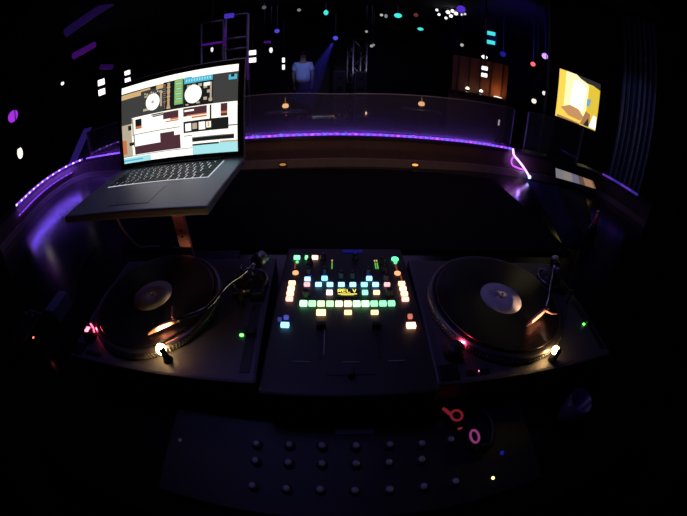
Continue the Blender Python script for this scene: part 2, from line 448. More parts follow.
# ------------------------------------------------------------------ turntables
T = 0.112
XLc, XRc, YC, RL, RR = -0.40373, 0.35217, 0.41824, 0.05036, -0.03901
def local(side, p):
    x0, a = (XLc, RL) if side == 'L' else (XRc, RR)
    dx, dy = p.x - x0, p.y - YC
    return Vector((math.cos(a)*dx + math.sin(a)*dy, -math.sin(a)*dx + math.cos(a)*dy, p.z - TZ))
REDTIP = mat('coral cartridge plastic', (0.95, 0.42, 0.34), 0.4)
DOTS = mat('platter strobe dots', (0.75, 0.75, 0.78), 0.3, 0.6)
def turntable(side, label, arm_pts, lift, red33, piv):
    x0, a = (XLc, RL) if side == 'L' else (XRc, RR)
    t = thing('turntable', label, 'turntable', (x0, YC, TZ), a, 'turntables on the worktop')
    cx, cy = 0.0415, -0.0115
    MB(PLINTH).box((cx, cy, 0.083), (0.453, 0.353, 0.058), 0.006).build('plinth', t)
    MB(RUBBER).box((cx, cy, 0.042), (0.445, 0.345, 0.026), 0.004).build('rubber_base', t)
    for sx in (-.19, .19):
        for sy in (-.14, .14):
            MB(BLACK).lathe([(0, 0), (.026, 0), (.028, .004), (.028, .018), (.022, .030), (0, .030)], (cx+sx, cy+sy, 0), 24).build('foot', t)
    pl = MB([PLATTER, RUBBER]).lathe([(0, T), (.160, T), (.166, T+.003), (.166, T+.015), (.161, T+.018), (.152, T+.018), (.151, T+.0165), (0, T+.0165)], n=96)
    pl = pl.build('platter', t)
    d = MB(DOTS)
    for row, (zz, n) in enumerate([(T+.0045, 150), (T+.0085, 144), (T+.0125, 138)]):
        for k in range(n):
            an = 2*PI*k/n; s = .0024
            d.box((0.1664, 0, zz), (0.0012, s, 0.0026), M=Matrix.Rotation(an, 4, 'Z'))
    d.build('strobe_dots', pl)
    MB(RUBBER).lathe([(0, T+.0165), (.148, T+.0165), (.148, T+.019), (0, T+.019)], n=64).build('slipmat', pl)
    MB(CHROME).lathe([(0, T+.018), (.0030, T+.018), (.0030, T+.029), (.0022, T+.032), (0, T+.033)], n=16).build('spindle', pl)
    # strobe tower with red lit window facing the platter
    sx, sy = -.142, -.126
    st = MB(BLACK).lathe([(.019, T), (.019, T+.006), (.0165, T+.008), (.0165, T+.020), (.015, T+.022), (0, T+.022)], (sx, sy, 0), 32).build('strobe_housing', t)
    w = Vector((.74, .67, 0)).normalized()
    RED = glow('red strobe lamp', (1.0, 0.05, 0.10), 9.0)
    for dx in (-.004, .004):
        p = Vector((sx, sy, T+.013)) + w*.0165 + Vector((-w.y, w.x, 0))*dx
        MB(RED).box((0, 0, 0), (.002, .005, .006), .0008, M=Matrix.Translation(p) @ Matrix.Rotation(math.atan2(w.y, w.x), 4, 'Z')).build('strobe_lamp', st)
    lamp('SPOT', 'strobe_glow', Vector((sx, sy, T+.016))+w*.0195, 0.45 if side == 'R' else .16, (1, .06, .12), t, .003, Vector((sx, sy, T+.009))+w*.06, 2.6, .9)
    if side == 'L':
        MB(glow('strobe top window', (1.0, 0.12, 0.18), 6.0)).box((sx+.002, sy+.002, T+.0225), (.012, .014, .003), .001).build('power_window', st)
        MB(RED).cyl((sx+.012, sy+.013, T+.014), (sx+.012, sy+.013, T+.030), .002, n=10).build('strobe_post', st)
    # buttons
    MB(BLACKM).box((-.160, -.165, T+.002), (.036, .030, .006), .0015).build('start_button', t)
    for k in range(2):
        MB(BLACKM).box((-.118+k*.026, -.170, T+.0015), (.020, .010, .005), .001).build('speed_button', t)
    if red33 is not None:
        MB(glow('red indicator', (1.0, 0.25, 0.4), 4.0)).sphere((red33.x, red33.y, T+.0005), .0022, sc=(1.4, 1, .6)).build('speed_led', t)
    # pitch fader
    MB(BLACK).box((.246, -.085, T+.0008), (.018, .165, .0016), .0006).build('pitch_slot', t)
    MB(BLACKM).box((.246, -.080, T+.006), (.020, .016, .012), .003).build('pitch_slider', t)
    MB(glow('green pitch led', (0.12, 1.0, 0.10), 5.0)).sphere((.2285, -.085, T+.001), .0032, sc=(1.3, 1, .8)).build('pitch_led', t)
    # target lamp: pillar and warm lens
    lx, ly = (.094, -.154) if side == 'L' else (.070, -.167)
    lp = MB(BLACKM).lathe([(.010, T), (.010, T+.003), (.0065, T+.004), (.0065, T+.030), (.005, T+.033), (0, T+.033)], (lx, ly, 0), 24).build('target_lamp', t)
    tip = arm_pts[-1]
    dd = Vector((tip.x-lx, tip.y-ly, 0)).normalized()
    side_v = Vector((-dd.y, dd.x, 0))
    WARM = glow('warm target lens', (1.0, 0.62, 0.22), 34.0 if side == 'L' else 16.0)
    MB(WARM).sphere(Vector((lx, ly, T+.025))+dd*.0065, .0100 if side == 'L' else .0080, sc=(1, 1, 1.2)).build('lens', lp)
    lamp('SPOT', 'target_beam', Vector((lx, ly, T+.027))+dd*.0185, 1.8, (1, .58, .30), t, .003, tip.lerp(arm_pts[-2], .55)+Vector((0, 0, .004)), .85, .6)
    lamp('POINT', 'target_spill', Vector((lx, ly, T+.030))+dd*.016, 0.030, (1, .55, .22), t, .004)
    # tonearm
    px, py = piv
    ab = MB([BLACKM, PLATTER]).lathe([(0, T), (.040, T), (.040, T+.010), (.038, T+.013), (.030, T+.014), (.030, T+.024), (0, T+.024)], (px, py, 0), 48)
    ab.box((px+.022, py-.03, T+.010), (.030, .045, .018), .004); ab = ab.build('tonearm_base', t)
    MB(mat('worn silver ring', (.5, .46, .42), .3, .9)).lathe([(.037, T+.0135), (.040, T+.0115), (.041, T+.014), (.038, T+.0165), (.0355, T+.0155), (.037, T+.0135)], (px, py, 0), 48).build('height_ring', ab)
    arm = MB(CHROME)
    for s in (-1, 1): arm.box((px+s*.014, py, T+.036), (.005, .018, .026), .0015)
    arm.cyl((px-.016, py, T+.042), (px+.016, py, T+.042), .004, n=16)
    pts = [Vector((px, py, T+.042))] + arm_pts[:-1]
    arm.tube(dense(pts, 6), .0048, 12)
    back = (Vector((px, py, 0)) - Vector((arm_pts[0].x, arm_pts[0].y, 0))).normalized()
    P0 = Vector((px, py, T+.042))
    arm.cyl(P0, P0+back*.045, .0045, n=14)
    arm = arm.build('tonearm', t)
    cw = MB([ALU, BLACK]).cyl(P0+back*.030, P0+back*.052, .0165, n=32).cyl(P0+back*.026, P0+back*.030, .0150, n=32, mi=1).build('counterweight', arm)
    # arm rest
    rr = MB(BLACKM).cyl((.217, -.005, T), (.217, -.005, T+.034), .004, n=12).box((.213, -.005, T+.036), (.018, .009, .006), .002).build('arm_rest', t)
    # headshell and cartridge (one slim moulded cartridge)
    h0, h1 = arm_pts[-2], arm_pts[-1]
    hd = (h1-h0).normalized(); L = (h1-h0).length
    MB(BLACKM).cyl(h0-hd*.012, h0+hd*.003, .0062, n=16).build('arm_collar', arm)
    q = hd.to_track_quat('X', 'Z').to_matrix().to_4x4(); q.translation = h0
    c = MB(REDTIP)
    c.tube([q @ Vector((x*L, 0, z)) for x, z in [(0, 0), (.25, .001), (.5, .001), (.75, -.0005), (.9, -.002), (1.0, -.004)]], [.0042, .0048, .0050, .0046, .0036, .0020], 14)
    cart = c.build('cartridge', arm)
    fl = MB(REDTIP).tube([q @ Vector((L*.12, 0, .003)), q @ Vector((L*.13, lift*.010, .006)), q @ Vector((L*.10, lift*.021, .007)), q @ Vector((L*.04, lift*.030, .012))], [.0022, .0024, .0022, .0014], 8).build('finger_lift', cart)
    MB(CHROME).cyl(q @ Vector((L*.97, 0, -.004)), q @ Vector((L*.99, 0, -.011)), .0010, .0004, n=8).build('stylus', cart)
    return t
RT = T + .021                                # record surface above base
def armpts(side, hs, he, mid):
    p0 = local(side, on_z(*hs, TZ+RT+.014)); p1 = local(side, on_z(*he, TZ+RT+.010))
    m = [local(side, on_z(*u, TZ+T+.040)) for u in mid]
    return m + [p0, p1]
_p = local('L', on_z(250, 269, TZ+T+.042)); PIVL = (min(_p.x, .222), min(_p.y, .118)); print('PIVL', _p)
turntable('L', 'left turntable under the laptop with bright warm target lamp and red strobe', armpts('L', (178, 320), (147, 333), [(241, 275), (226, 286), (208, 307)]), -1, None, PIVL)
turntable('R', 'right turntable beside the mixer with red lit strobe dots on the platter rim', armpts('R', (546, 309), (527, 325), [(551, 285), (549, 299)]), 1, local('R', on_z(480, 371, TZ+T)), (.200, .078))
LABELM = mat('pale lavender label', (0.62, 0.60, 0.74), 0.6, noise=0.06, nscale=60)
def record(side, label):
    x0 = XLc if side == 'L' else XRc
    t = thing('vinyl_record', label, 'record', (x0, YC, TZ+T+.0192), 0.3, 'records on the turntables')
    MB(VINYL).lathe([(.0036, 0), (.1490, 0), (.1508, .0009), (.1490, .0018), (.146, .0017), (.054, .0017), (.0505, .0015), (.0036, .0015), (.0036, 0)], n=96).build('grooved_disc', t)
    lb = MB(LABELM).lathe([(.0036, .00155), (.0500, .00155), (.0500, .0021), (.0036, .0021), (.0036, .00155)], n=64).build('paper_label', t)
    tx = MB(mat('grey label print', (.30, .29, .40), .6))
    for k, w in enumerate((.034, .046, .030)):
        tx.box((0, .026-.008*k, .00215), (w, .0018, .0001))
    tx.build('label_print', lb)
    return t
record('L', 'black record with lavender label on the left turntable')
record('R', 'black record with lavender label on the right turntable')

# ------------------------------------------------------------------ mixer
MX, MYc, MT = 0.0215, 0.420, 0.123
mixer = thing('dj_mixer', 'black two channel mixer with rows of lit coloured buttons between the turntables', 'mixer', (MX, MYc, TZ))
MB(mat('mixer face', (0.024, 0.024, 0.025), 0.5)).box((0, 0, .068), (.278, .400, .110), .004).build('body', mixer)
for sx in (-.12, .12):
    for sy in (-.17, .17):
        MB(RUBBER).lathe([(0, 0), (.014, 0), (.016, .013), (0, .013)], (sx, sy, 0), 20).build('foot', mixer)
def mloc(x, y): return Vector((x-MX, y-MYc, MT))
BTN = {}
def button(x, y, col, s, w=.0125, h=.0085, name='button', key=None, up=.007):
    c = BTN.get(key)
    if c is None:
        c = MB(glow('lit ' + key, tuple(c + (1-c)*.12 for c in col), s*1.35)).box((0, 0, up/2), (w, h, up), .0012, seg=2).build(name, mixer); BTN[key] = c
    else:
        c = c.copy(); COL.objects.link(c); c.parent = mixer
    c.location = mloc(x, y); return c
OR = (1.0, .48, .22)
for yy in (.4817, .4645, .4488): button(-.0908, yy, OR, 2.0, .0140, .0088, 'loop_button', 'orange loop button')
button(-.0905, .4325, (1, .36, .28), 1.6, .0140, .0085, 'loop_button', 'coral loop button')
for yy in (.4805, .4640, .4480): button(.1378, yy, OR, 2.0, .0140, .0088, 'loop_button', 'orange loop button')
button(.1370, .4315, (1, .36, .28), 1.6, .0140, .0085, 'loop_button', 'coral loop button')
for k in range(6): button(-.0355+k*.0235, .478, (.14, .55, 1.0) if k != 4 else (.10, .75, 1.0), 2.2, .0130, .0078, 'cue_button', 'blue cue button' if k != 4 else 'cyan cue button')
button(-.0593, .4774, (1, .45, .5), 1.0, .0125, .0070, 'cue_button', 'pink cue button'); button(.1062, .4779, (1, .45, .5), 1.0, .0125, .0070, 'cue_button', 'pink cue button')
button(-.0596, .4956, (.30, .60, 1.0), 1.6, .0125, .0078, 'effect_button', 'pale blue effect button')
button(-.0238, .4985, (.08, .60, 1.0), 1.9, .0125, .0085, 'effect_button', 'sky blue effect button'); button(.0705, .4985, (.15, .55, 1.0), 1.9, .0125, .0085, 'effect_button', 'azure effect button')
button(-.0125, .453, (1, .62, .52), 1.7, .0125, .0095, 'mode_button', 'peach mode button'); button(.0583, .453, (.25, 1, .60), 1.0, .0120, .0090, 'mode_button', 'teal mode button'); button(.0815, .453, (1, .68, .35), 1.2, .0130, .0080, 'mode_button', 'tan mode button')
padc = [((.15, 1, .30), 3.0), ((.35, 1, .40), 1.2), ((.60, 1, .40), 1.2), ((.42, 1, .40), 1.2), ((.9, 1, .50), 1.3), ((1, .62, .38), 1.9), ((.35, 1, .35), 2.6), ((.25, 1, .35), 3.0), ((.30, 1, .45), 1.0), ((.25, 1, .50), .95), ((.25, 1, .50), .9)]
for k, (c, s) in enumerate(padc): button(-.0617+k*.01692, .4203, c, s, .0138, .0110, 'performance_pad', f'pad {k}')
button(-.0270, .3963, (1, .58, .16), 2.4, .0170, .0110, 'transport_button', 'large amber'); button(.0227, .3966, (1, .60, .24), 1.4, .0140, .0075, 'transport_button', 'small amber'); button(.0722, .3962, (1, .60, .24), 1.4, .0140, .0075, 'transport_button', 'small amber')
button(-.0905, .3626, (.12, .60, 1), 2.0, .0150, .0090, 'deck_button', 'bright cyan'); button(-.0905, .3815, (.04, .06, 1), .30, .0090, .0070, 'deck_button', 'dim blue')
button(-.1020, .3760, (.04, .06, 1), .16, .0070, .0060, 'deck_button', 'dimmer blue')
button(.1355, .3603, (1, .38, .14), 3.0, .0170, .0110, 'deck_button', 'bright orange'); button(.1378, .3833, (1, .16, .08), .5, .0085, .0085, 'deck_button', 'dim red')
button(-.0906, .5754, (.15, 1, .40), 1.3, .0145, .0095, 'input_button', 'green input'); button(-.0683, .5756, (.20, 1, .35), 1.0, .0070, .0090, 'input_button', 'narrow green'); button(-.0485, .5757, (1, .55, .38), 1.5, .0145, .0095, 'input_button', 'peach input')
for x, y, r, c, s, nm in [(.1382, .5735, .0085, (.12, 1, .35), 2.0, 'round green'), (-.0885, .5600, .0035, (.20, 1, .35), 1.0, 'green dot'), (.1370, .5590, .0040, (.20, 1, .35), 1.2, 'green dot'), (-.0878, .5196, .0066, (1, .40, .18), 1.5, 'round orange'), (.1353, .5190, .0070, (1, .40, .18), 1.6, 'round orange')]:
    MB(glow('lit ' + nm, c, s)).lathe([(0, .004), (r*.8, .004), (r, .003), (r, 0), (0, 0)], n=20).build('round_button', mixer, mloc(x, y))
# dim red light pipes beside the round orange buttons
PIPE = glow('dim red pipe', (1, .16, .06), .22)
for x, y in [(-.0915, .545), (.1360, .540), (.1410, .5010)]: MB(PIPE).box((0, 0, .0015), (.0030, .018, .003), .0008).build('light_pipe', mixer, mloc(x, y))
# display with yellow characters
disp = MB(BLACK).box((0, 0, .0015), (.044, .024, .003), .001).build('display', mixer, mloc(.0232, .4545))
YEL = glow('yellow display segments', (1.0, .85, .12), 1.7)
ds = MB(YEL)
def seg(x0, y0, x1, y1, w=.0016):
    a, b = Vector((x0, y0, .0032)), Vector((x1, y1, .0032)); d = (b-a).normalized(); n = Vector((-d.y, d.x, 0))*w/2
    ds.face([a-n, b-n, b+n, a+n])
H = .0095; B0 = -.0005
def glyph(ch, x, w=.0062):
    t_, m_, b_ = B0+H, B0+H/2, B0
    S = {'R': [(0, b_, 0, t_), (0, t_, w, t_), (w, t_, w, m_), (w, m_, 0, m_), (w*.3, m_, w, b_)],
         'E': [(0, b_, 0, t_), (0, t_, w, t_), (0, m_, w, m_), (0, b_, w, b_)],
         'L': [(0, b_, 0, t_), (0, b_, w, b_)], 'V': [(0, t_, w/2, b_), (w/2, b_, w, t_)]}[ch]
    for a in S: seg(x+a[0], a[1], x+a[2], a[3])
for ch, x in zip('RELV', (-.0185, -.0095, -.0005, .0110)): glyph(ch, x)
seg(-.019, -.0055, .019, -.0055, .0022); seg(-.013, -.0085, .013, -.0085, .0010)
ds.build('display_characters', disp)
# level meters
for x, y, cols, nm in [(-.0087, .548, (0,), 'level_meter'), (.0915, .548, (-.0022, .0025), 'level_meter')]:
    mb = MB([glow('green meter led', (.25, 1, .12), .55), glow('amber meter led', (1, .75, .25), .7)])
    for cx in (cols if len(cols) > 1 else (0,)):
        for k in range(6): mb.box((cx, -.010+k*.0038, .0012), (.0022, .0026, .0024), mi=0)
        mb.box((cx, .019, .0012), (.0030, .0030, .0024), mi=1)
    mb.build(nm, mixer, mloc(x, y))
# knobs with pale pointers
KN = mat('soft black knob', (0.02, 0.02, 0.024), 0.5); PTR = mat('pale pointer', (.55, .55, .6), .5)
kn = None
for x, y, col in [(-.0590, .555, 0), (-.0590, .522, 0), (-.0300, .575, 0), (-.0240, .522, 1), (.0115, .508, 1), (.0350, .508, 1), (.0705, .522, 1), (.1065, .500, 0), (.1065, .530, 0), (.1065, .560, 0), (.0450, .575, 0), (-.0590, .448, 0), (.1070, .452, 0)]:
    if kn is None:
        kn = MB(KN).lathe([(0, .014), (.0055, .014), (.0062, .012), (.0068, .002), (.0085, 0), (0, 0)], n=24).build('knob', mixer)
        pt = MB(PTR).box((0, .0035, .0142), (.0014, .0045, .0008)).build('pointer', kn); k_ = kn
    else:
        k_ = kn.copy(); COL.objects.link(k_); k_.parent = mixer
        p_ = pt.copy(); COL.objects.link(p_); p_.parent = k_
    k_.location = mloc(x, y)
for x, y, c in [(-.024, .5115, 0), (.0705, .5115, 0), (-.0560, .5085, 0)]:
    MB(glow('dim blue ring light', (.05, .10, 1.0), .22)).box((0, 0, .001), (.009, .006, .002), .0008).build('ring_light', mixer, mloc(x, y))
# faders
for x in (-.0255, .0720):
    MB(BLACK).box((0, 0, .0006), (.005, .075, .0012)).build('fader_slot', mixer, mloc(x, .330))
    MB(KN).box((0, 0, .006), (.017, .010, .012), .002).build('fader_cap', mixer, mloc(x, .362))
MB(PTR).box((0, 0, .0010), (.0016, .060, .0006)).build('fader_scale', mixer, mloc(-.0255+.006, .330))
MB(BLACK).box((0, 0, .0006), (.075, .005, .0012)).build('crossfader_slot', mixer, mloc(.0235, .262))
MB(KN).box((0, 0, .006), (.010, .017, .012), .002).build('crossfader_cap', mixer, mloc(.0235, .262))
for x in (-.055, .0235, .098): MB(PTR).box((0, 0, .0006), (.028, .0012, .0006)).build('scale_line', mixer, mloc(x, .285))
# faint blue backlit badge at the back edge
MB(glow('faint blue badge', (.02, .02, 1.0), .10)).box((0, 0, .001), (.048, .012, .002), .0008).build('badge', mixer, mloc(.040, .606))

# ------------------------------------------------------------------ laptop on stand
hx, hy, hz, yw, pi_, ro, ang = -0.3881, 0.6355, CZ-0.1626, 0.0359, 0.025, 0.0354, 1.432
Rm = Matrix.Rotation(yw, 4, 'Z') @ Matrix.Rotation(pi_, 4, 'X') @ Matrix.Rotation(ro, 4, 'Y')
lap = thing('laptop', 'open grey laptop showing music mixing software with lit screen on a stand', 'laptop')
lap.matrix_world = Matrix.Translation((hx, hy, hz)) @ Rm
MB(LAPALU).box((0, -.1245, -.008), (.364, .249, .016), .004, seg=3).build('base', lap)
kb = MB(glow('white key backlight', (.75, .78, .9), .75)).box((0, -.0675, .0002), (.274, .105, .0004)).build('keyboard', lap)
rows = [(-.0185, .0095, [1]*14), (-.034, .0155, [1]*13+[1.6]), (-.0525, .0155, [1.5]+[1]*12+[1.1]), (-.071, .0155, [1.8]+[1]*11+[1.8]), (-.0895, .0155, [2.3]+[1]*10+[2.3]), (-.1085, .0165, [1, 1, 1, 1.25, 5.2, 1.25, 1, 1, 1, 1])]
KEY = mat('black key', (.008, .008, .009), .55); kc = {}
for y, h, ws in rows:
    tot = sum(ws); x = -.136
    for w in ws:
        ww = w/tot*.272; kk = (round(ww, 4), h)
        if kk not in kc:
            o = MB(KEY).box((0, 0, .0012), (ww-.0034, h-.0002, .0016), .0004, seg=1).build('key', kb); kc[kk] = o
        else:
            o = kc[kk].copy(); COL.objects.link(o); o.parent = kb
        o.location = (x+ww/2, y, 0); x += ww
MB(mat('grey glass trackpad', (.27, .29, .34), .48, .75)).box((0, -.185, .0003), (.105, .076, .0008), .0003, seg=1).build('trackpad', lap)
lid = bpy.data.objects.new('lid', None)
lidM = Matrix.Rotation(PI/2-ang+0.0, 4, 'X')
def lidp(x, t_, off=0):   # lid local: x across, t_ up the lid, off towards the viewer
    ca, sa = math.cos(ang), math.sin(ang); return Vector((x, t_*ca + off*(-sa), t_*sa + off*ca))
L4 = Matrix(((1, 0, 0, 0), (0, math.cos(ang), math.sin(ang), 0), (0, math.sin(ang), -math.cos(ang), 0), (0, 0, 0, 1)))
# columns of L4: x -> x, y(t) -> up the lid, z(depth) -> away from the viewer
lid = MB(LAPALU).box((0, .1185, .0045), (.364, .237, .005), .002, M=L4).build('lid', lap)
MB(mat('black glass bezel', (.008, .008, .009), .18)).box((0, .1185, .0012), (.358, .231, .0016), .0005, M=L4, seg=1).build('bezel', lid)
MB(BLACK).cyl((-.13, .001, .001), (.13, .001, .001), .005, n=14).build('hinge', lap)
SC = {}
scr_m = []
def sm(name, c, s=1.0):
    m = glow('screen ' + name, c, s); scr_m.append(m); return len(scr_m)-1
W_ = sm('white', (1, .96, .86), 1.25); K_ = sm('black', (.012, .012, .013), 1); G_ = sm('dark grey', (.05, .052, .05), 1); T_ = sm('tan', (.85, .55, .25), .8); C_ = sm('cyan', (.10, .62, .85), .8)
GR = sm('green', (.25, .62, .18), .8); CL = sm('pale cyan', (.42, .85, .9), .95); O_ = sm('orange', (.75, .22, .08), .8); MA = sm('maroon', (.08, .03, .04), 1); BE = sm('beige', (.62, .52, .38), .8); G2 = sm('grey', (.18, .18, .16), 1)
ks = MB(scr_m); lay = [0]
def wu(u): return u + .23*u*(1-u)
def rect(u0, v0, u1, v1, m):
    lay[0] += 1; off = .0004 + .0000045*lay[0]
    P = lambda u, v: lidp(-.1655+.331*wu(u), .222-.206*v, off)
    ks.face([P(u0, v1), P(u1, v1), P(u1, v0), P(u0, v0)], m)
def disc(u, v, r, m):
    lay[0] += 1; off = .0004 + .0000045*lay[0]
    ks.face([lidp(-.1655+.331*wu(u)+r*math.cos(2*PI*k/28), .222-.206*v+r*math.sin(2*PI*k/28), off) for k in range(28)], m)
rect(0, 0, 1, 1, W_)
rect(0, .085, 1, .43, G_)
rect(.0, .085, .36, .12, K_); rect(0, .10, .17, .165, T_); rect(.17, .095, .25, .12, T_); rect(.30, .09, .36, .14, T_)
for k in range(9): rect(.20+.018*k, .15+.012*(k % 3), .212+.018*k, .175+.012*(k % 3), BE)
rect(.20, .19, .23, .21, BE); rect(.335, .16, .35, .36, BE); rect(.19, .35, .24, .38, BE)
rect(.36, .075, .53, .42, K_)
for k in range(14):
    w = .018+.016*random.random(); rect(.405-w/2, .09+.023*k, .405+w/2, .11+.023*k, T_ if k % 3 else BE)
for k in range(12):
    w = .012+.012*random.random(); rect(.372-w/2, .10+.026*k, .372+w/2, .115+.026*k, O_ if k % 4 == 0 else G2)
rect(.455, .07, .525, .38, GR); rect(.478, .07, .500, .38, sm('light green', (.42, .78, .28), .8)) if False else None
for k in range(9): rect(.46+.004*(k % 4), .09+.031*k, .515-.004*((k+2) % 3), .10+.031*k, CL if k % 2 else T_)
rect(.535, .085, .80, .43, K_); rect(.535, .085, .775, .15, C_); rect(.535, .07, .60, .085, C_)
for k in range(10): rect(.55+.022*k, .10, .560+.022*k, .13, CL)
rect(.78, .085, 1, .43, G_); rect(.915, .115, .99, .175, C_); rect(.935, .115, .965, .145, K_)
for (u, v) in ((.70, .20), (.73, .26), (.70, .34), (.745, .36), (.56, .17), (.60, .165), (.655, .17)): rect(u, v, u+.03, v+.035, BE)
rect(.70, .17, .765, .21, W_); rect(.755, .17, .77, .40, BE); rect(.55, .395, .575, .41, BE); rect(.64, .385, .67, .405, BE)
disc(.272, .285, .0215, W_); disc(.612, .285, .0225, W_); disc(.272, .285, .004, BE)
# deck strips
rect(.09, .44, .105, .66, BE); rect(.12, .46, .175, .58, K_); rect(.12, .55, .175, .585, O_)
rect(.26, .44, .36, .455, K_); rect(.27, .46, .36, .475, K_); rect(.36, .445, .49, .53, MA); rect(.42, .53, .49, .55, O_); rect(.38, .555, .49, .57, O_)
rect(.53, .44, .73, .54, MA); rect(.54, .465, .62, .485, W_); rect(.56, .525, .73, .54, O_); rect(.60, .55, .73, .57, O_); rect(.755, .44, .77, .60, K_)
rect(.85, .44, .91, .585, MA); rect(.85, .53, .91, .555, O_)
rect(.10, .645, .50, .655, G2); rect(.0, .42, .09, .50, G_); rect(0, .50, .085, .92, BE); rect(0, .70, .035, .88, O_); rect(.055, .52, .085, .58, K_); rect(.06, .74, .11, .78, K_)
rect(.53, .60, .92, .735, K_); rect(.545, .625, .595, .715, W_); rect(.605, .63, .645, .70, BE); rect(.66, .625, .715, .715, W_); rect(.725, .63, .765, .70, W_); rect(.735, .635, .752, .69, T_)
rect(.92, .69, 1, .705, G2)
rect(.105, .80, .50, .905, MA); rect(.33, .69, .45, .81, MA); rect(.45, .74, .50, .81, MA); rect(.10, .65, .11, .80, G2)
rect(.60, .795, .97, .85, G2); rect(.60, .805, .97, .845, K_); rect(.53, .765, .60, .775, G2)
rect(0, .912, .60, .92, G2); rect(0, .93, .24, 1, CL); rect(0, .955, .17, .975, C_); rect(.60, .88, 1, 1, CL); rect(.60, .875, .83, .895, K_); rect(.84, .865, 1, .885, BE)
sc_o = ks.build('screen', lid)

stand = thing('laptop_stand', 'laptop stand with drilled reddish post rising behind the left turntable', 'stand', (-.402, .62, MATZ))
laptop_bottom = Matrix.Translation((hx, hy, hz)) @ Rm
inv = Matrix.Translation((-.392, -.62, -MATZ))
MB(BLACKM).box((.0, -.125, -.0195), (.29, .20, .006), .002, M=Matrix.Translation((.402, -.62, -MATZ)) @ laptop_bottom).build('tray', stand)
POST = mat('red lit post', (.66, .30, .27), .45, .3, noise=.1, nscale=30)  # reddish light on the post is put into its base colour
top = hz-.028-MATZ
pm = MB([POST, BLACK])
pm.box((0, 0, top/2), (.036, .012, top), .002)
pm.build('post', stand)
for zz in [on_y(181.5, v_, .614).z-MATZ for v_ in (230.5, 236.5)]:
    MB(BLACK).cyl((0, -.0062, zz), (0, -.0072, zz), .0042, n=16).build('drilled_hole', stand)
MB(BLACKM).box((0, .0, top-.0), (.12, .05, .008), .002).build('bracket', stand)
MB(BLACKM).box((0, .05, .004), (.20, .20, .008), .002).build('foot_plate', stand)
# cable from the laptop
cb = MB(mat('grey cable', (.16, .155, .15), .5))
cb.tube(dense([on_y(116, 216, .45)+Vector((0, 0, .004)), on_y(122, 228, .50), on_y(131, 239, .56), on_y(141, 247, .61), on_z(152, 254, MATZ+.004)+Vector((-.01, .05, 0)), on_z(190, 249, MATZ+.004)]), .0030, 8)
tag(cb.build('cable'), 'thin grey cable hanging from the laptop down behind the left turntable', 'cable')

# ------------------------------------------------------------------ rack mixer at the near edge
rk = thing('rack_mixer', 'dark rotary rack mixer with three rows of knobs at the near edge', 'mixer', (.03, .125, TZ))
RH = .030
MB(mat('rack face', (.010, .010, .011), .5)).box((0, 0, RH/2), (.66, .178, RH), .003).build('face_panel', rk)
KG = mat('grey rotary knob', (.10, .10, .11), .5); k0 = None
KCAP = mat('pale knob cap', (.6, .58, .62), .4)
def rloc(u, v):
    p = on_z(u, v, TZ+RH+.012); return Vector((p.x-.03, p.y-.125, RH))
for u, v in [(256, 443), (289, 444), (322, 445), (356, 445), (390, 444), (422, 443), (451, 439), (255, 460), (288, 462), (322, 463), (356, 463), (389, 462), (422, 459), (252, 485), (286, 488), (320, 489), (355, 490), (390, 489), (424, 486), (456, 481)]:
    if k0 is None:
        k0 = MB(KG).lathe([(0, .012), (.0065, .012), (.0075, .010), (.0085, .001), (.0100, 0), (0, 0)], n=20).build('rotary_knob', rk)
        c0 = MB(KCAP).lathe([(0, .0128), (.0050, .0128), (.0055, .0120), (0, .0118)], n=16).build('cap', k0); k_ = k0
    else:
        k_ = k0.copy(); COL.objects.link(k_); k_.parent = rk
        c_ = c0.copy(); COL.objects.link(c_); c_.parent = k_
    k_.location = rloc(u, v)
p = rloc(355, 429)
MB(mat('lavender label strip', (.45, .38, .62), .5)).box((p.x, min(p.y, .082), RH+.0006), (.066, .010, .0012), .0003).build('label_strip', rk)
def rled(u, v, nm, c, s, r):
    p = on_z(u, v, TZ+RH); MB(glow(nm, c, s)).sphere((p.x-.03, p.y-.125, RH), r, sc=(1, 1, .8)).build('indicator', rk)
rled(493, 478, 'yellow power led', (1, .78, .25), 3.0, .0032)
rled(502, 453, 'dim blue led', (.03, .03, 1), .22, .0045); rled(180, 440, 'dim violet led', (.3, .25, .5), .05, .004)

# headphones lying on the rack mixer, a red and pink glow put into their colour
hp = thing('headphones', 'dark folded headphones with red rings made to glow lying at the right of the rack mixer', 'headphones', (0, 0, 0))
def ringpt(u, v, z): return on_z(u, v, z)
hz0 = TZ+RH
e1 = on_z(457, 415, hz0+.022); e2 = on_z(475, 436, hz0+.022)
for e, m_, ax, nm in [(e1, glow('dim red ring', (1, .05, .10), .17), (1, 1), 'red'), (e2, glow('pink ring', (1, .15, .65), .22), (.75, 1.2), 'pink')]:
    cup = MB(BLACK).lathe([(0, 0), (.020, 0), (.024, .004), (.024, .014), (.019, .020), (0, .020)], n=28, M=Matrix.Translation((e.x, e.y, hz0)) @ Matrix.Diagonal((ax[0]*.8, ax[1]*.8, 1, 1))).build('ear_cup', hp)
    MB(m_).tube([(e.x+ax[0]*.0105*math.cos(2*PI*k/24), e.y+ax[1]*.0105*math.sin(2*PI*k/24), hz0+.0205) for k in range(24)], .0022, 8, closed=True).build('glow_ring', cup)
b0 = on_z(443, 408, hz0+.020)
MB(MATS['dim red ring']).tube(dense([(e1.x-.012, e1.y+.004, hz0+.019), tuple(on_z(450, 414, hz0+.020)), tuple(b0)]), .0034, 8).build('glow_arm', hp)
MB(glow('dim red mark', (1, .1, .1), .16)).box(tuple(on_z(460, 428.5, hz0+.004)), (.008, .0025, .006), .0006).build('glow_mark', hp)
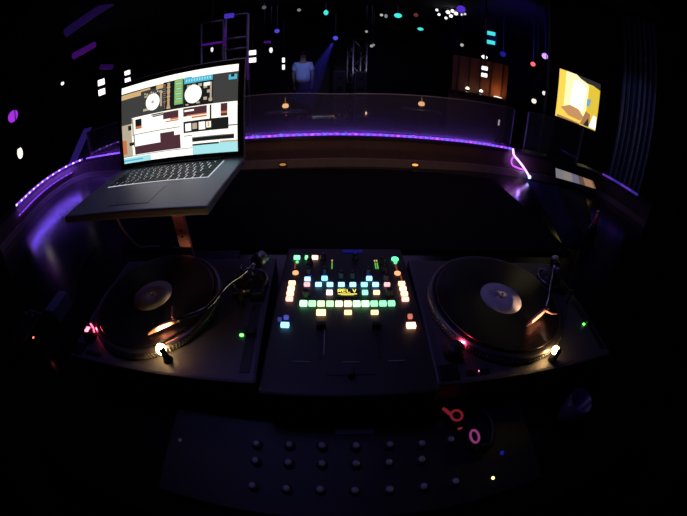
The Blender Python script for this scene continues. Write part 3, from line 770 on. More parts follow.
MB(BLACK).tube(dense([(e2.x, e2.y-.015, hz0+.010), (e2.x+.03, e2.y-.02, hz0+.012), (e2.x+.045, e2.y+.03, hz0+.012), (e1.x+.04, e1.y+.015, hz0+.014), (b0.x+.02, b0.y+.006, hz0+.014), tuple(b0)]), .006, 10).build('headband', hp)

# small things on the worktop
t = thing('effects_box', 'small black box with a tiny red light at the far left edge of the worktop', 'box', tuple(on_z(33, 340, TZ)))
MB(BLACKM).box((0, 0, .03), (.12, .16, .06), .006).build('case', t)
d = ray(33, 337); pz = on_z(33, 337, TZ+.062)
l0 = t.location
MB(glow('red power led', (1, .14, .08), 3.0)).sphere((pz.x-l0.x, pz.y-l0.y, .060), .0034, sc=(.8, 1.4, .8)).build('power_led', t)
for x in (-.03, 0.03): MB(KN).lathe([(0, .016), (.009, .016), (.011, 0), (0, 0)], (x, .045, .060), 20).build('knob', t)
p = on_z(67, 312, TZ)
t = thing('adapter_block', 'small black block coloured by blue light left of the left turntable', 'box', (p.x-.02, p.y-.01, TZ))
MB(mat('blue lit black plastic', (.10, .11, .22), .4)).box((0, 0, .028), (.06, .10, .056), .006).build('case', t)  # black case, the blue light on it put into the base colour
MB(RUBBER).tube(dense([(0, .05, .02), (-.02, .12, .006), (-.1, .22, .005), (-.14, .4, .005)]), .004, 8).build('power_lead', t)
p = on_z(586, 247, TZ)
t = thing('bottle', 'dark bottle with reddish neck standing right of the right turntable', 'bottle', tuple(p))
MB(mat('dark glass', (.02, .012, .010), .12)).lathe([(0, 0), (.026, 0), (.029, .004), (.029, .085), (.024, .105), (.012, .125), (0, .125)], n=32).build('body', t)
MB(mat('red foil', (.7, .16, .10), .3, .4)).lathe([(.012, .118), (.0115, .125), (.0105, .175), (0, .176)], n=24).build('neck_foil', t)
MB(ALU).lathe([(.0115, .172), (.0118, .186), (.010, .188), (0, .188)], n=24).build('cap', t)
p = on_z(559, 422, TZ)
t = thing('tumbler', 'faint violet plastic tumbler in front of the right turntable', 'cup', tuple(p))
MB(mat('violet plastic', (.07, .04, .13), .25)).lathe([(0, 0), (.024, 0), (.031, .09), (.0285, .09), (.022, .004), (0, .004)], n=32).build('cup_body', t)

# ------------------------------------------------------------------ the club beyond
FIX = {}
def ceil_light(u, v, name, label, cat, col, s, r, dist=None, drop=.35, sc=(1, 1, 1), group=None, kind='can'):
    """lamp seen at this spot of the photograph, hung from the ceiling"""
    d = ray(u, v); z = CH-drop
    if dist is None: p = CAM + d*((z-CZ)/d.z)
    else: p = at_d(u, v, dist)
    t = thing(name, label, cat, tuple(p), math.atan2(d.y, d.x)-PI/2, group)
    up = CH - p.z
    key = f'{name} lens {tuple(round(c, 2) for c in col)} {s}'
    if kind == 'can':
        MB(BLACKM).cyl((0, r*2.4, r*1.0), (0, r*.15, 0), r*.75, r*1.15, n=20).build('can', t)
        MB(glow(key, col, s)).sphere((0, 0, 0), r, sc=(sc[0], .5, sc[2]), u=16, v=10).build('lens', t)
        MB(BLACKM).box((0, r*1.6, (up+r*.5)/2+r*.3), (r*.35, r*.35, up-r*.6)).build('hanger', t)
    else:
        MB(glow(key, col, s)).sphere((0, 0, 0), r, sc=sc, u=16, v=10).build('bulb', t)
        MB(BLACKM).cyl((0, 0, r*sc[2]*.8), (0, 0, r*sc[2]*.8+r*1.2), r*.55, n=14).build('socket', t)
        MB(BLACK).cyl((0, 0, r*sc[2]*.8+r), (0, 0, up), .006, n=6).build('cord', t)
    return t
TEAL = (.05, .80, .75)
G1 = 'teal stage lamps under the ceiling'
ceil_light(326, 12.5, 'stage_lamp', 'teal stage lamp at top left of the four, above the beam', 'lamp', TEAL, 1.0, .055, sc=(.85, 1, 1.2), group=G1)
ceil_light(398, 15.5, 'stage_lamp', 'teal stage lamp beside two small white bulbs near the top centre', 'lamp', TEAL, 1.1, .065, sc=(1.2, 1, .85), group=G1)
ceil_light(420.5, 29, 'stage_lamp', 'teal stage lamp left of and below the bright bulb cluster', 'lamp', TEAL, 1.0, .062, sc=(1.2, 1, .7), group=G1)
def twin(u, v0, v1, dist, w, h, col, s, label, mount='ceiling', group='twin lamps in the dark room'):
    d = ray(u, v0); p = at_d(u, (v0+v1)/2, dist); p0 = at_d(u, v0, dist); p1 = at_d(u, v1, dist)
    t = thing('twin_lamp', label, 'lamp', tuple(p), math.atan2(d.y, d.x)-PI/2, group)
    hh = p0.z-p1.z; k = f'twin lens {tuple(round(c, 2) for c in col)} {s}'
    MB(BLACKM).box((0, .09, 0), (w*1.5, .10, hh+h*1.4), .01).build('housing', t)
    for z in (hh/2, -hh/2): MB(glow(k, col, s)).box((0, .035, z), (w, .03, h), .012, seg=2).build('lens', t)
    if mount == 'ceiling': MB(BLACKM).cyl((0, .10, hh/2+h*.6), (0, .10, CH-p.z), .015, n=8).build('hanger', t)
    else: MB(BLACKM).cyl((0, .10, -hh/2-h*.6), (0, .10, -p.z), .02, n=8).lathe([(0, -p.z), (.15, -p.z), (.15, -p.z+.02), (0, -p.z+.02)], (0, .10, 0), 20).build('stand', t)
    return t
WH = (1, .93, .95)
twin(491, 33, 42, 6.2, .17, .085, TEAL, 1.0, 'pair of flat teal lamps one above the other, upper right of centre')
twin(484.5, 68, 75, 5.0, .10, .066, WH, 1.6, 'pair of white lamps one above the other in front of the orange lit bar')
twin(252.5, 52.5, 60, 6.8, .155, .11, WH, 1.8, 'pair of square white lamps just right of the laptop screen top')
twin(101.5, 82, 92, 6.6, .15, .13, WH, 1.7, 'pair of slanted white lamps left of the laptop, beyond the booth')
twin(127.5, 72.5, 80, 6.9, .13, .10, WH, 1.7, 'pair of white lamps peeking just above the top left laptop corner')
twin(283.5, 60, 67, 7.0, .06, .12, WH, 1.4, 'pair of narrow white lamps left of the person in pale shirt')
GP = 'small pendant bulbs in the dark room'
def pend(u, v, label, col, s, r, dist, sc=(1, 1, 1)): return ceil_light(u, v, 'pendant_bulb', label, 'lamp', col, s, r, dist, sc=sc, group=GP, kind='bulb')
pend(212, 49.5, 'white pendant bulb seen through the purple tube frame', WH, .9, .022, 5.0, (1, 1, 2.0))
pend(271, 50, 'white pendant bulb between two pairs of white lamps', WH, 1.1, .035, 6.5, (1, 1, 1.9))
pend(62.5, 83.5, 'tiny white pendant bulb high at the left over the wing', WH, 1.2, .035, 6.0)
pend(20, 153, 'round warm white bulb at far left above the wing strip', (1, .9, .75), 1.3, .035, 3.4, (1, 1, 1.7))
pend(484.5, 57, 'white pendant bulb above the white twin lamps by the bar', WH, 1.1, .055, 6.4, (1.2, 1, .8))
pend(462, 45, 'dim white pendant bulb below the bulb cluster', (.9, .85, .8), .5, .032, 5.6)
pend(299, 10, 'faint white bulb at the top left of centre', (.9, .85, .8), .22, .04, 6.8)
pend(264, 7.5, 'very faint bulb at the top above the blue dot', (.8, .8, .85), .10, .04, 5.8)
pend(381.5, 15, 'faint white bulb, left one of two beside a teal lamp', (1, .9, .85), .5, .035, 7.0)
pend(386, 16, 'faint bluish bulb, right one of two beside a teal lamp', (.6, .8, .9), .3, .035, 7.0, (1, 1, 1.5))
pend(366.5, 31.5, 'dim white bulb above the silver truss tower', (.9, .85, .8), .35, .03, 6.6)
pend(371.5, 46, 'dim white bulb just right of the truss tower', (.9, .85, .85), .30, .035, 6.6)
pend(373.5, 45, 'dim white bulb right beside another by the truss', (.9, .85, .85), .25, .03, 6.8)
pend(544, 93, 'small white bulb left of the bright video screen', WH, .9, .030, 5.0, (1, 1, 1.2))
pend(534, 101, 'warm white bulb lower left of the bright video screen', (1, .9, .75), 1.0, .042, 5.0)
pend(416, 15, 'dull red bulb near the teal lamp at the top', (1, .2, .12), .12, .05, 6.8)
def spotc(u, v, label, col, s, r, dist=None): return ceil_light(u, v, 'spot_lamp', label, 'lamp', col, s, r, dist, group='coloured spot lamps under the ceiling')
VI = (.38, .10, 1.0)
spotc(545, 56, 'bright violet spot lamp above the video screen left corner', (.55, .28, 1), 1.5, .055, 5.2)
spotc(598, 55, 'dim violet spot lamp above the video screen right corner', (.30, .06, 1), .55, .085, 5.0)
spotc(533, 64, 'red spot lamp left of the two violet ones', (1, .10, .13), 1.6, .045, 5.6)
spotc(277, 31, 'blue spot lamp right of the tube frames', (.12, .10, 1), .6, .05, 6.4)
spotc(503, 54, 'deep blue spot lamp above the bar', (.08, .04, 1), .18, .06, 6.0)
beam_src = spotc(335.5, 38, 'blue spot lamp throwing a visible beam down to the left', (.10, .10, 1), .7, .055, 7.0)
# purple smear put in as a glowing tube
def add_glow_tube(p0, p1, r, col, s, label, name='glow_tube', hang=True):
    t = thing(name, label, 'lamp', tuple((p0+p1)/2), group='violet light tubes in the dark room')
    c = (p0+p1)/2
    MB(glow(f'{name} {col} {s}', col, s)).tube([p0-c, p1-c], r, 10).build('lit_tube', t)
    for p in (p0, p1):
        MB(BLACKM).cyl(p-c+Vector((0, 0, r*.8)), (p.x-c.x, p.y-c.y, CH-c.z), .008, n=6).build('hanger', t)
    return t
add_glow_tube(at_d(264, 42, 6.6), at_d(271, 42, 6.6), .03, (.28, .02, .9), .14, 'short faint violet tube above a white pendant bulb')
def ceilp(u, v, z=CH-.12): return on_z(u, v, z)
add_glow_tube(at_d(74, 56, 6.0), at_d(94, 45, 6.4), .07, (.35, .03, .9), .11, 'violet tube standing in for a lit ceiling beam at upper left, brightest of the three there')  # violet light on the ceiling beams, put in as glowing tubes
add_glow_tube(at_d(66, 33, 4.6), at_d(112, 2, 4.9), .08, (.18, .06, .8), .042, 'long dim violet tube standing in for a lit ceiling beam slanting across the top left corner')
add_glow_tube(at_d(100, 67, 6.6), at_d(113, 67, 6.6), .06, (.3, .04, .9), .05, 'faint short violet tube standing in for a lit ceiling beam left of the laptop lid top')
t = spotc(13, 116, 'magenta violet spot lamp at the far left edge', (.50, .04, 1), .75, .085, 4.6)
# bulb cluster (chandelier)
cc = at_d(453, 14, 6.4)
t = thing('chandelier', 'cluster of small bright white bulbs hanging near the top right of centre', 'chandelier', tuple(cc))
MB(BLACKM).tube([(.30*math.cos(2*PI*k/24), .30*math.sin(2*PI*k/24), .05) for k in range(24)], .012, 8, closed=True).build('ring', t)
MB(BLACKM).cyl((0, 0, .05), (0, 0, CH-cc.z), .010, n=8).box((0, 0, .05), (.6, .012, .012)).box((0, 0, .05), (.012, .6, .012)).build('stem', t)
for u, v, r, s in [(437, 10, .024, 1.1), (439, 14.5, .024, .9), (448, 12, .034, 1.6), (446, 18, .026, .8), (452.5, 11, .030, 1.4), (451, 16, .03, 1.0), (456, 13.5, .032, 1.3), (462, 14.5, .022, .8), (465, 14, .020, .6)]:
    p = at_d(u, v, 6.4)-cc
    MB(glow(f'chandelier bulb {s}', (1, .95, 1), s*1.3)).sphere(p, r*1.3).build('bulb', t)
    MB(BLACKM).cyl(p+Vector((0, 0, r*.8)), (p.x*.95, p.y*.95, .05) if p.z < .04 else (p.x, p.y, p.z+r*.9+.01), .005, n=6).build('bulb_stem', t)
spotc(461, 9, 'blue violet spot lamp right beside the bulb cluster', (.14, .05, 1), .55, .075, 5.2)

# haze beam
A = Vector(beam_src.location); Bp = at_d(306, 95, 6.6); dirb = (Bp-A).normalized()
hz_m = bpy.data.materials.new('thin stage haze'); hz_m.use_nodes = True
nt = hz_m.node_tree; nt.nodes.clear(); out = nt.nodes.new('ShaderNodeOutputMaterial'); vs = nt.nodes.new('ShaderNodeVolumeScatter')
vs.inputs['Density'].default_value = 0.26; vs.inputs['Anisotropy'].default_value = 0.2
nt.links.new(vs.outputs[0], out.inputs['Volume'])
hb = MB(hz_m).cyl(A+dirb*.09, A+dirb*1.75, .05, .30, n=32, smooth=True).build('haze_cone')
tag(hb, 'faint blue light beam in haze slanting down left of the truss', 'haze', kind='stuff')
lamp('SPOT', 'beam_light', A+dirb*.075, 75, (.06, .05, 1), None, .02, Bp, .38, .3)

# stage, speakers, truss, person
ST = .45
tag(MB(BLACK).box((-.4, 7.0, ST/2), (3.4, 2.2, ST-.002), .01).build('stage_platform'), 'low black stage platform under the truss tower and speakers', 'stage')
SPK = mat('charcoal speaker cloth', (.045, .045, .05), .8, noise=.2, nscale=60); SPB = mat('speaker box grey', (.10, .10, .115), .6)
def speaker(u0, u1, dist, z0, z1, label):
    pa, pb = at_d(u0, 80, dist), at_d(u1, 80, dist); c = (pa+pb)/2; w = (pb-pa).length
    t = thing('loudspeaker', label, 'speaker', (c.x, c.y, z0), math.atan2(c.y, c.x)-PI/2, 'stacked loudspeakers on the stage')
    h = z1-z0
    MB(SPB).box((0, .18, h/2), (w, .36, h-.004), .012).build('cabinet', t)
    MB(SPK).box((0, -.004, h/2), (w*.88, .012, h*.92), .004).build('grille', t)
    for zz, r in ((h*.32, w*.34), (h*.72, w*.2)):
        MB(BLACK).lathe([(r, 0), (r*.92, -.004), (r*.8, .0), (r*.25, .008), (0, .004)], n=28, M=Matrix.Translation((0, -.012, zz)) @ Matrix.Rotation(PI/2, 4, 'X')).build('driver', t)
    return t
mid = (ST+1.69)/2
speaker(334, 345, 6.9, ST, mid, 'left lower grey loudspeaker under another, below the blue beam')
speaker(334, 345, 6.9, mid, 1.69, 'left upper grey loudspeaker stacked beside the truss tower foot')
speaker(355, 367, 6.9, ST, mid, 'right lower grey loudspeaker under another in front of the truss')
speaker(355, 367, 6.9, mid, 1.69, 'right upper grey loudspeaker stacked in front of the truss')
pt0, pt1 = at_d(348, 60, 7.5), at_d(366, 60, 7.5)
cx = (pt0+pt1)/2; w = (pt1-pt0).length; zt = at_d(357, 41, 7.5).z
t = thing('truss_tower', 'silver box truss tower standing behind the stacked loudspeakers', 'truss', (cx.x, cx.y, ST), .35)
hgt = zt-ST
for sx in (-1, 1):
    for sy in (-1, 1):
        MB(ALU).cyl((sx*w*.40, sy*w*.40, 0), (sx*w*.40, sy*w*.40, hgt), .026, n=12).build('chord', t)
for f in range(4):
    ang_ = f*PI/2; br = MB(ALU); n = 6
    for k in range(n):
        s = 1 if k % 2 else -1
        a = Matrix.Rotation(ang_, 3, 'Z') @ Vector((s*w*.40, -w*.40, max(.03, hgt*k/n))); b = Matrix.Rotation(ang_, 3, 'Z') @ Vector((-s*w*.40, -w*.40, hgt*(k+1)/n))
        br.cyl(a, b, .009, n=8)
    br.build('lattice', t)
MB(BLACKM).box((0, 0, hgt+.01), (w*1.0, w*1.0, .02), .004).build('top_plate', t)

# person on the stage
def skin_mesh(name, joints, edges, radii, m, parent, sub=2):
    me = bpy.data.meshes.new(name); me.from_pydata([Vector(j) for j in joints], edges, []); me.update()
    o = bpy.data.objects.new(name, me); COL.objects.link(o); o.parent = parent
    sk = o.modifiers.new('skin', 'SKIN'); ss = o.modifiers.new('sub', 'SUBSURF'); ss.levels = sub; ss.render_levels = sub
    for i, r in enumerate(radii):
        v = me.skin_vertices[0].data[i]; v.radius = r if isinstance(r, tuple) else (r, r); v.use_root = (i == 0); 
    me.materials.append(m)
    for p in me.polygons: p.use_smooth = True
    return o
pp = at_d(303, 75, 7.4)
person = thing('person', 'person in pale blue short sleeved shirt standing on the stage left of the beam', 'person', (pp.x, pp.y, ST), 0.1)
J = [(0, 0, .95), (0, 0, 1.12), (0, .01, 1.32), (0, .015, 1.45), (0, .0, 1.53), (0, -.01, 1.62), (0, -.01, 1.70),
     (.17, .01, 1.43), (.23, .01, 1.18), (.21, -.06, .95), (.20, -.09, .86), (-.17, .01, 1.43), (-.23, .01, 1.18), (-.21, -.06, .95), (-.20, -.09, .86),
     (.09, 0, .90), (.10, -.01, .50), (.11, .02, .09), (.11, -.13, .04), (-.09, 0, .90), (-.10, -.01, .50), (-.12, .02, .09), (-.12, -.13, .04)]
Ed = [(0, 1), (1, 2), (2, 3), (3, 4), (4, 5), (5, 6), (3, 7), (7, 8), (8, 9), (9, 10), (3, 11), (11, 12), (12, 13), (13, 14), (0, 15), (15, 16), (16, 17), (17, 18), (0, 19), (19, 20), (20, 21), (21, 22)]
Rd = [.13, .125, .14, .10, .055, .09, .075, .055, .042, .032, .035, .055, .042, .032, .035, .085, .058, .042, .035, .085, .058, .042, .035]
SKIN = mat('skin', (.30, .17, .12), .6)
body = skin_mesh('body', J, Ed, Rd, SKIN, person)
SHIRT = mat('pale blue shirt', (.45, .55, .80), .85, noise=.1, nscale=30)
skin_mesh('shirt', [(0, 0, .93), (0, 0, 1.12), (0, .01, 1.32), (0, .012, 1.44), (.17, .01, 1.435), (.215, .01, 1.25), (-.17, .01, 1.435), (-.215, .01, 1.25)],
          [(0, 1), (1, 2), (2, 3), (3, 4), (4, 5), (3, 6), (6, 7)], [(.20, .15), (.185, .145), (.20, .155), (.13, .12), .085, .075, .085, .075], SHIRT, person)
skin_mesh('trousers', [(0, 0, .94), (.09, 0, .88), (.10, -.01, .50), (.11, .02, .10), (-.09, 0, .88), (-.10, -.01, .50), (-.12, .02, .10)],
          [(0, 1), (1, 2), (2, 3), (0, 4), (4, 5), (5, 6)], [.15, .105, .078, .065, .105, .078, .065], mat('dark trousers', (.015, .015, .02), .9), person)
hr = MB(mat('dark hair', (.012, .009, .008), .7)); hr.sphere((0, .012, 1.715), .105, sc=(.86, 1, .80)); hr.build('hair', person)
EYE = mat('eye dark', (.02, .015, .012), .3)
for s in (-1, 1): MB(EYE).sphere((s*.032, -.098, 1.665), .010).build('eye', person)
MB(SKIN).tube([(0, -.095, 1.665), (0, -.122, 1.632), (0, -.10, 1.625)], [.010, .014, .008], 8).build('nose', person)
for s in (-1, 1):
    hb_ = MB(SKIN)
    for k in range(4): hb_.tube([(s*.20+(k-1.5)*.013, -.105, .855), (s*.20+(k-1.5)*.014, -.118, .815), (s*.20+(k-1.5)*.013, -.118, .785+.006*abs(k-1.5))], [.008, .0075, .006], 8)
    hb_.tube([(s*.175, -.10, .875), (s*.160, -.125, .845), (s*.163, -.133, .82)], [.009, .008, .006], 8)
    hb_.build('fingers', body)

# tube frames (left)
FR = mat('dull grey tube', (.22, .21, .25), .45, .5)
def frame(u0, u1, vtop, dist, rungs, label, bl=None, extra=None):
    pa, pb = at_d(u0, 40, dist), at_d(u1, 40, dist)
    zt = at_d((u0+u1)/2, vtop, dist).z; c = (pa+pb)/2; w = math.hypot(pb.x-pa.x, pb.y-pa.y)
    t = thing('tube_frame', label, 'frame', (c.x, c.y, 0), math.atan2(c.y, c.x)-PI/2, 'tall metal tube frames beyond the booth')
    for s in (-1, 1):
        MB(FR).cyl((s*w/2, 0, .012), (s*w/2, 0, zt), .020, n=12).build('upright', t)
        MB(BLACKM).box((s*w/2, 0, .006), (.05, .22, .012), .003).build('foot_plate', t)
    MB(FR).cyl((-w/2, 0, zt), (w/2, 0, zt), .018, n=12).build('crossbar', t)
    for v, m_ in rungs:
        z = at_d((u0+u1)/2, v, dist).z; MB(m_).cyl((-w/2, 0, z), (w/2, 0, z), .018, n=12).build('rung', t)
    return t, w, zt
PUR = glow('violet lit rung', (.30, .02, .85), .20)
f1, w1, z1 = frame(201, 223, 22, 4.8, [(43.5, PUR)], 'shorter tube frame with a violet lit rung, left of the two')
f2, w2, z2 = frame(225, 247.5, 15, 4.2, [(38, FR), (49, FR)], 'taller tube frame with a blue lamp in its top corner, right of the two')
MB(glow('blue corner lamp', (.12, .06, 1), .45)).box((-w2/2+.05, -.02, z2-.005), (.13, .05, .07), .012).build('corner_lamp', f2)
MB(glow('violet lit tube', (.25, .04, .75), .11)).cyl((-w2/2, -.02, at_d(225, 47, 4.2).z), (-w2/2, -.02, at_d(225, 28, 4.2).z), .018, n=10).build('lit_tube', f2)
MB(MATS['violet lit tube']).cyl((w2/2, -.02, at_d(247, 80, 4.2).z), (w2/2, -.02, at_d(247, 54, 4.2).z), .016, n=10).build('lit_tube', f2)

# back bar with shelf, candles
bd = 5.4
bp = at_d(480, 80, bd); ba = math.atan2(bp.y, bp.x)-PI/2
bar = thing('back_bar', 'brown bar unit lit orange from its shelf, in the dark room above the right turntable', 'bar', (bp.x, bp.y, 0), ba)
BW = mat('warm brown panel', (.26, .10, .05), .5, noise=.3, nscale=6)
zs = at_d(480, 94.5, bd).z; zt = at_d(480, 58, bd).z
MB(BW).box((0, .22, (zs+zt)/2), (1.0, .04, zt-zs), .004).build('back_panel', bar)
MB(BW).box((0, .10, zs-.5*zs), (1.04, .34, zs-.03), .006).build('cabinet', bar)
MB(mat('bar shelf', (.08, .05, .04), .25)).box((0, .08, zs-.015), (1.08, .40, .03), .005).build('shelf', bar)
for k in range(5): MB(mat('dark batten', (.05, .025, .015), .5)).box((-.4+.2*k, .19, (zs+zt)/2), (.02, .03, zt-zs)).build('batten', bar)
def on_bar(x): return Matrix.Translation((bp.x, bp.y, 0)) @ Matrix.Rotation(ba, 4, 'Z') @ Vector((x, .02, zs))
WARMC = glow('candle flame', (1, .78, .5), 5.0)
for u, r, lab in [(467, .028, 'tea light in glass at the left end of the bar shelf'), (481, .034, 'tea light in glass at the middle of the bar shelf')]:
    x = (at_d(u, 93, bd)-bp).dot(Vector((math.cos(ba), math.sin(ba), 0)))
    p = on_bar(x); t = thing('tea_light', lab, 'candle', tuple(p), group='tea lights on the bar shelf')
    MB(plexi('candle glass', (.95, .9, .85), .05) if 'candle glass' not in MATS else MATS['candle glass']).lathe([(0, 0), (r, 0), (r*1.15, .05), (r*1.08, .05), (r*.93, .004), (0, .004)], n=20).build('glass', t)
    MB(mat('wax', (.8, .75, .65), .6)).lathe([(0, .004), (r*.8, .004), (r*.8, .02), (0, .02)], n=20).build('wax', t)
    MB(glow('candle flame big', (1, .85, .65), 4.0)).sphere((0, 0, .060), .030, sc=(1, 1, 1.1)).build('flame', t)
x = (at_d(498, 95, bd)-bp).dot(Vector((math.cos(ba), math.sin(ba), 0))); p = on_bar(x)
t = thing('bar_uplight', 'curved bright uplight on the right end of the bar shelf', 'lamp', tuple(p), ba)
MB(BLACKM).box((0, 0, .008), (.16, .06, .016), .004).build('base', t)
MB(glow('uplight face', (1, .85, .65), 1.2)).tube(dense([(-.07, 0, .022), (-.02, 0, .030), (.03, 0, .026), (.075, 0, .018)]), .011, 8).build('lit_bar', t)
lamp('AREA', 'uplight_glow', Vector(p)+Vector((0, 0, .06)), .55, (1, .42, .14), None, .12, Vector(p)+Vector((.02, .25, .55)))

# amber reflections in the plexiglass, made as added lamps on added tables
def add_glow_table(u, v, dist, lab, lab2, s):
    p = at_d(u, v, dist); h = p.z-.075
    t = thing('added_table', lab, 'table', (p.x, p.y, 0), group='added round tables beyond the booth')
    MB(BLACKM).lathe([(0, h-.025), (.28, h-.025), (.29, h-.012), (.28, h), (0, h)], n=40).build('added_tabletop', t)
    MB(BLACKM).cyl((0, 0, .02), (0, 0, h-.025), .03, n=16).build('added_pedestal', t)
    MB(BLACKM).lathe([(0, 0), (.22, 0), (.22, .012), (.05, .03), (0, .03)], n=32).build('base', t)
    c = thing('amber_glow', lab2, 'lamp', (p.x, p.y, h), group='amber glows standing in for reflections')
    MB(BLACKM).lathe([(0, 0), (.045, 0), (.045, .015), (.02, .025), (.015, .045), (0, .045)], n=24).build('glow_base', c)
    MB(glow(f'amber glow body {s}', (1, .52, .20), s)).lathe([(0, .045), (.036, .05), (.046, .075), (.034, .105), (0, .112)], n=24).build('glow_body', c)
    MB(glow('amber streak glow', (1, .42, .14), .25)).cyl((0, 0, .105), (0, 0, .20), .009, .004, n=10).build('glow_streak', c)
add_glow_table(285.5, 106, 4.2, 'added round black table carrying an amber glow beyond the plexiglass, left one', 'amber glow standing in for a reflection in the plexiglass beside the laptop', 1.6)
add_glow_table(421.5, 104, 4.2, 'added round black table carrying an amber glow beyond the plexiglass, right one', 'amber glow standing in for a reflection in the plexiglass right of centre', 1.4)
# small glass glint put in as a glowing tube on an added stand, at right
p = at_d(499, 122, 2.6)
t = thing('glass_glint', 'small white vertical glint made as a glowing tube on an added stand behind the plexiglass at right', 'lamp', (p.x, p.y, 0))
MB(BLACKM).cyl((0, 0, .015), (0, 0, p.z-.03), .010, n=12).lathe([(0, 0), (.12, 0), (.12, .012), (.02, .02), (0, .02)], n=28).build('stand', t)  # added stand that carries the glint
MB(glow('white glint', (.9, .9, 1), .55)).cyl((0, 0, p.z-.03), (0, 0, p.z+.02), .007, n=12).build('lit_tube', t)  # added tube for the small glass glint

# video screen on a pillar, right
tvd = 4.0
q00, q10, q11, q01 = at_d(557.5, 115, tvd), at_d(597, 133, tvd*1.035), at_d(599.5, 85, tvd*1.035), at_d(557, 66.5, tvd)
cen = (q00+q10+q11+q01)/4
ux = (q10-q00); ux.z = 0; wv = ux.length; ux.normalize(); az = math.atan2(ux.y, ux.x); hv = ((q01-q00).length+(q11-q10).length)/2
tv = thing('video_screen', 'bright yellow and white video screen mounted on the dark pillar at right', 'screen', tuple(cen), az)
MB(BLACK).box((0, .035, 0), (wv+.04, .05, hv+.04), .006).build('housing', tv)
vm = [glow('video ' + n, c, s) for n, c, s in [('yellow', (1, .72, .10), 1.0), ('white', (1, 1, .80), 1.4), ('pale', (1, .93, .48), 1.15), ('brown', (.55, .26, .10), .8), ('dark', (.03, .028, .03), 1), ('gold', (.95, .68, .06), .85), ('blue', (.30, .50, .70), .8), ('rust', (.75, .38, .16), .8)]]
vb = MB(vm); n_ = [0]
def vface(pts, m):
    n_[0] += 1; vb.face([(wv*(u-.5), .0095-.0003*n_[0], hv*(.5-v)) for u, v in pts], m)
vface([(0, 1), (1, 1), (1, 0), (0, 0)], 0)
vface([(.16, .80), (.70, .80), (.72, .15), (.55, .0), (.16, .0)], 2)
vface([(.30, .66), (.62, .72), (.66, .22), (.50, .10), (.34, .16)], 1)
vface([(.70, 1), (1, 1), (1, .12), (.72, .12)], 5)
vface([(.26, .0), (.40, .0), (.52, .06), (.66, .10), (.82, .10), (1, .14), (1, 0)], 4)
vface([(.10, .78), (.30, .68), (.52, .70), (.66, .82), (.60, .92), (.30, .90)], 7)
vface([(.60, .98), (.84, .98), (.82, .72), (.70, .68)], 3); vface([(.68, .98), (.82, .98), (.78, .80)], 4)
vface([(.82, .97), (1, .97), (.98, .72), (.90, .70)], 1); vface([(.04, .95), (.60, .98), (.58, 1), (.04, 1)], 3)
vface([(.70, .42), (.80, .40), (.78, .55), (.70, .58)], 6)
vb.build('picture', tv)
pil = MB(DARKWALL).box((0, 0, CH/2), (wv+.25, .30, CH-.004), .0)
po = pil.build('wall_pillar'); po.location = (cen.x-math.sin(az)*.215, cen.y+math.cos(az)*.215, 0); po.rotation_euler = (0, 0, az); struct(po)

# glittering curtain, far right
cu = thing('curtain', 'dark bluish draped curtain hanging at the far right beyond the booth', 'curtain', (0, 0, 0))
pc0, pc1 = at_d(618, 120, 4.2), at_d(652, 140, 4.0)
N = 60; inn, outr = [], []
for k in range(N+1):
    f = k/N; b = pc0.lerp(pc1, f); dn = Vector((b.x, b.y)).normalized(); off = .035*math.sin(f*44)+.012*math.sin(f*97)
    inn.append((b.x+dn.x*off, b.y+dn.y*off)); outr.append((b.x+dn.x*(off+.012), b.y+dn.y*(off+.012)))
MB(mat('slate curtain', (.12, .13, .20), .7, noise=.5, nscale=14)).ribbon(inn, outr, .02, CH-.06).build('drape', cu)
MB(BLACKM).cyl((pc0.x*.99, pc0.y*.99, CH-.05), (pc1.x*.99, pc1.y*.99, CH-.05), .02, n=12).build('curtain_rail', cu)

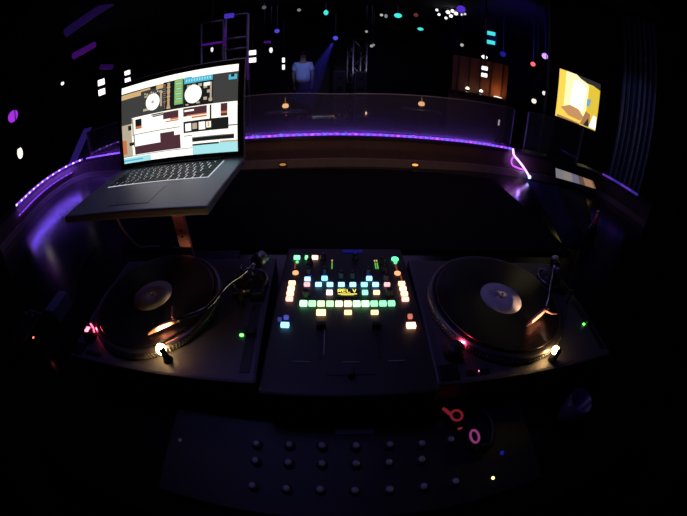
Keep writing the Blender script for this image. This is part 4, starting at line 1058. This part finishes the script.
# ------------------------------------------------------------------ light: added dim washes without fixtures, black surroundings
w = bpy.data.worlds.new('world'); scene.world = w; w.use_nodes = True
w.node_tree.nodes['Background'].inputs[0].default_value = (.3, .25, .7, 1); w.node_tree.nodes['Background'].inputs[1].default_value = 0.0
lamp('AREA', 'booth_fill_violet', (-.5, 1.0, CH-.1), 3.6, (.30, .25, 1), None, .8, (-.1, .5, TZ))
lamp('SPOT', 'wall_fill_warm', (.2, -.6, CH-.15), 38, (1, .62, .50), None, .25, (.15, 1.72, TZ+.02), .62, .7)
lamp('AREA', 'club_fill', (0, 5.2, CH-.08), 12, (.5, .35, 1), None, 3.0, (0, 5.2, 0))  # added area light that lifts the dark room walls
lamp('SPOT', 'person_key', (-.2, 3.0, CH-.15), 200, (.30, .42, 1), None, .08, (pp.x, pp.y, 1.72), .13, .4)
lamp('SPOT', 'ceiling_wash_blue', (2.2, 3.4, 2.55), 70, (.07, .04, 1), None, .08, (3.6, 5.6, CH), 1.0, .6)
lamp('SPOT', 'truss_wash', (1.2, 4.4, CH-.2), 60, (.75, .75, 1), None, .08, (cx.x, cx.y, 1.9), .30, .5)
lamp('SPOT', 'curtain_wash', (2.0, 2.2, CH-.2), 12, (.25, .3, 1), None, .08, tuple((pc0+pc1)/2), .7, .6)
lamp('SPOT', 'frame_wash', (-.5, 2.6, CH-.2), 14, (.6, .45, 1), None, .05, (f2.location.x-.1, f2.location.y, 2.0), .5, .6)
lamp('SPOT', 'post_fill', (-.25, -.2, CH-.2), 5, (1, .40, .35), None, .03, (-.402, .60, MATZ+.12), .07, .4)  # added red spot that brightens the laptop stand post
front = offset(R2[iC+2:iB], .022)
for a_, b_ in zip(front[::4], front[4::4]):
    c_ = (a_+b_)/2
    o = lamp('AREA', 'strip_uplight', (c_.x, c_.y, RAILZ+.004), .30, (.30, .12, 1), None, .01)
    o.data.shape = 'RECTANGLE'; o.data.size = (b_-a_).length; o.data.size_y = .006
    o.rotation_euler = (PI, 0, math.atan2((b_-a_).y, (b_-a_).x))
# light thrown by the wing strip onto its wall and the worktop
wing = offset(R2[4:iC-2], -.012)
for a_, b_ in zip(wing[::4], wing[4::4]):
    c_ = (a_+b_)/2; n_v = Vector((-(b_-a_).y, (b_-a_).x)).normalized()
    o = lamp('AREA', 'strip_light', (c_.x, c_.y, SZ-.014), 0.55, (.17, .08, 1), None, .01, (c_.x-n_v.x*.06, c_.y-n_v.y*.06, SZ-.2))
    o.data.shape = 'RECTANGLE'; o.data.size = (b_-a_).length; o.data.size_y = .008
    o.rotation_euler = (0, 0, math.atan2((b_-a_).y, (b_-a_).x))

vs_ = scene.view_settings
scene.display_settings.display_device = 'sRGB'
vs_.view_transform = 'Standard'; vs_.look = 'None'; vs_.exposure = 0.0; vs_.gamma = 1.0; vs_.use_curve_mapping = False
scene.cycles.use_denoising = True
scene.cycles.volume_step_rate = 1.0
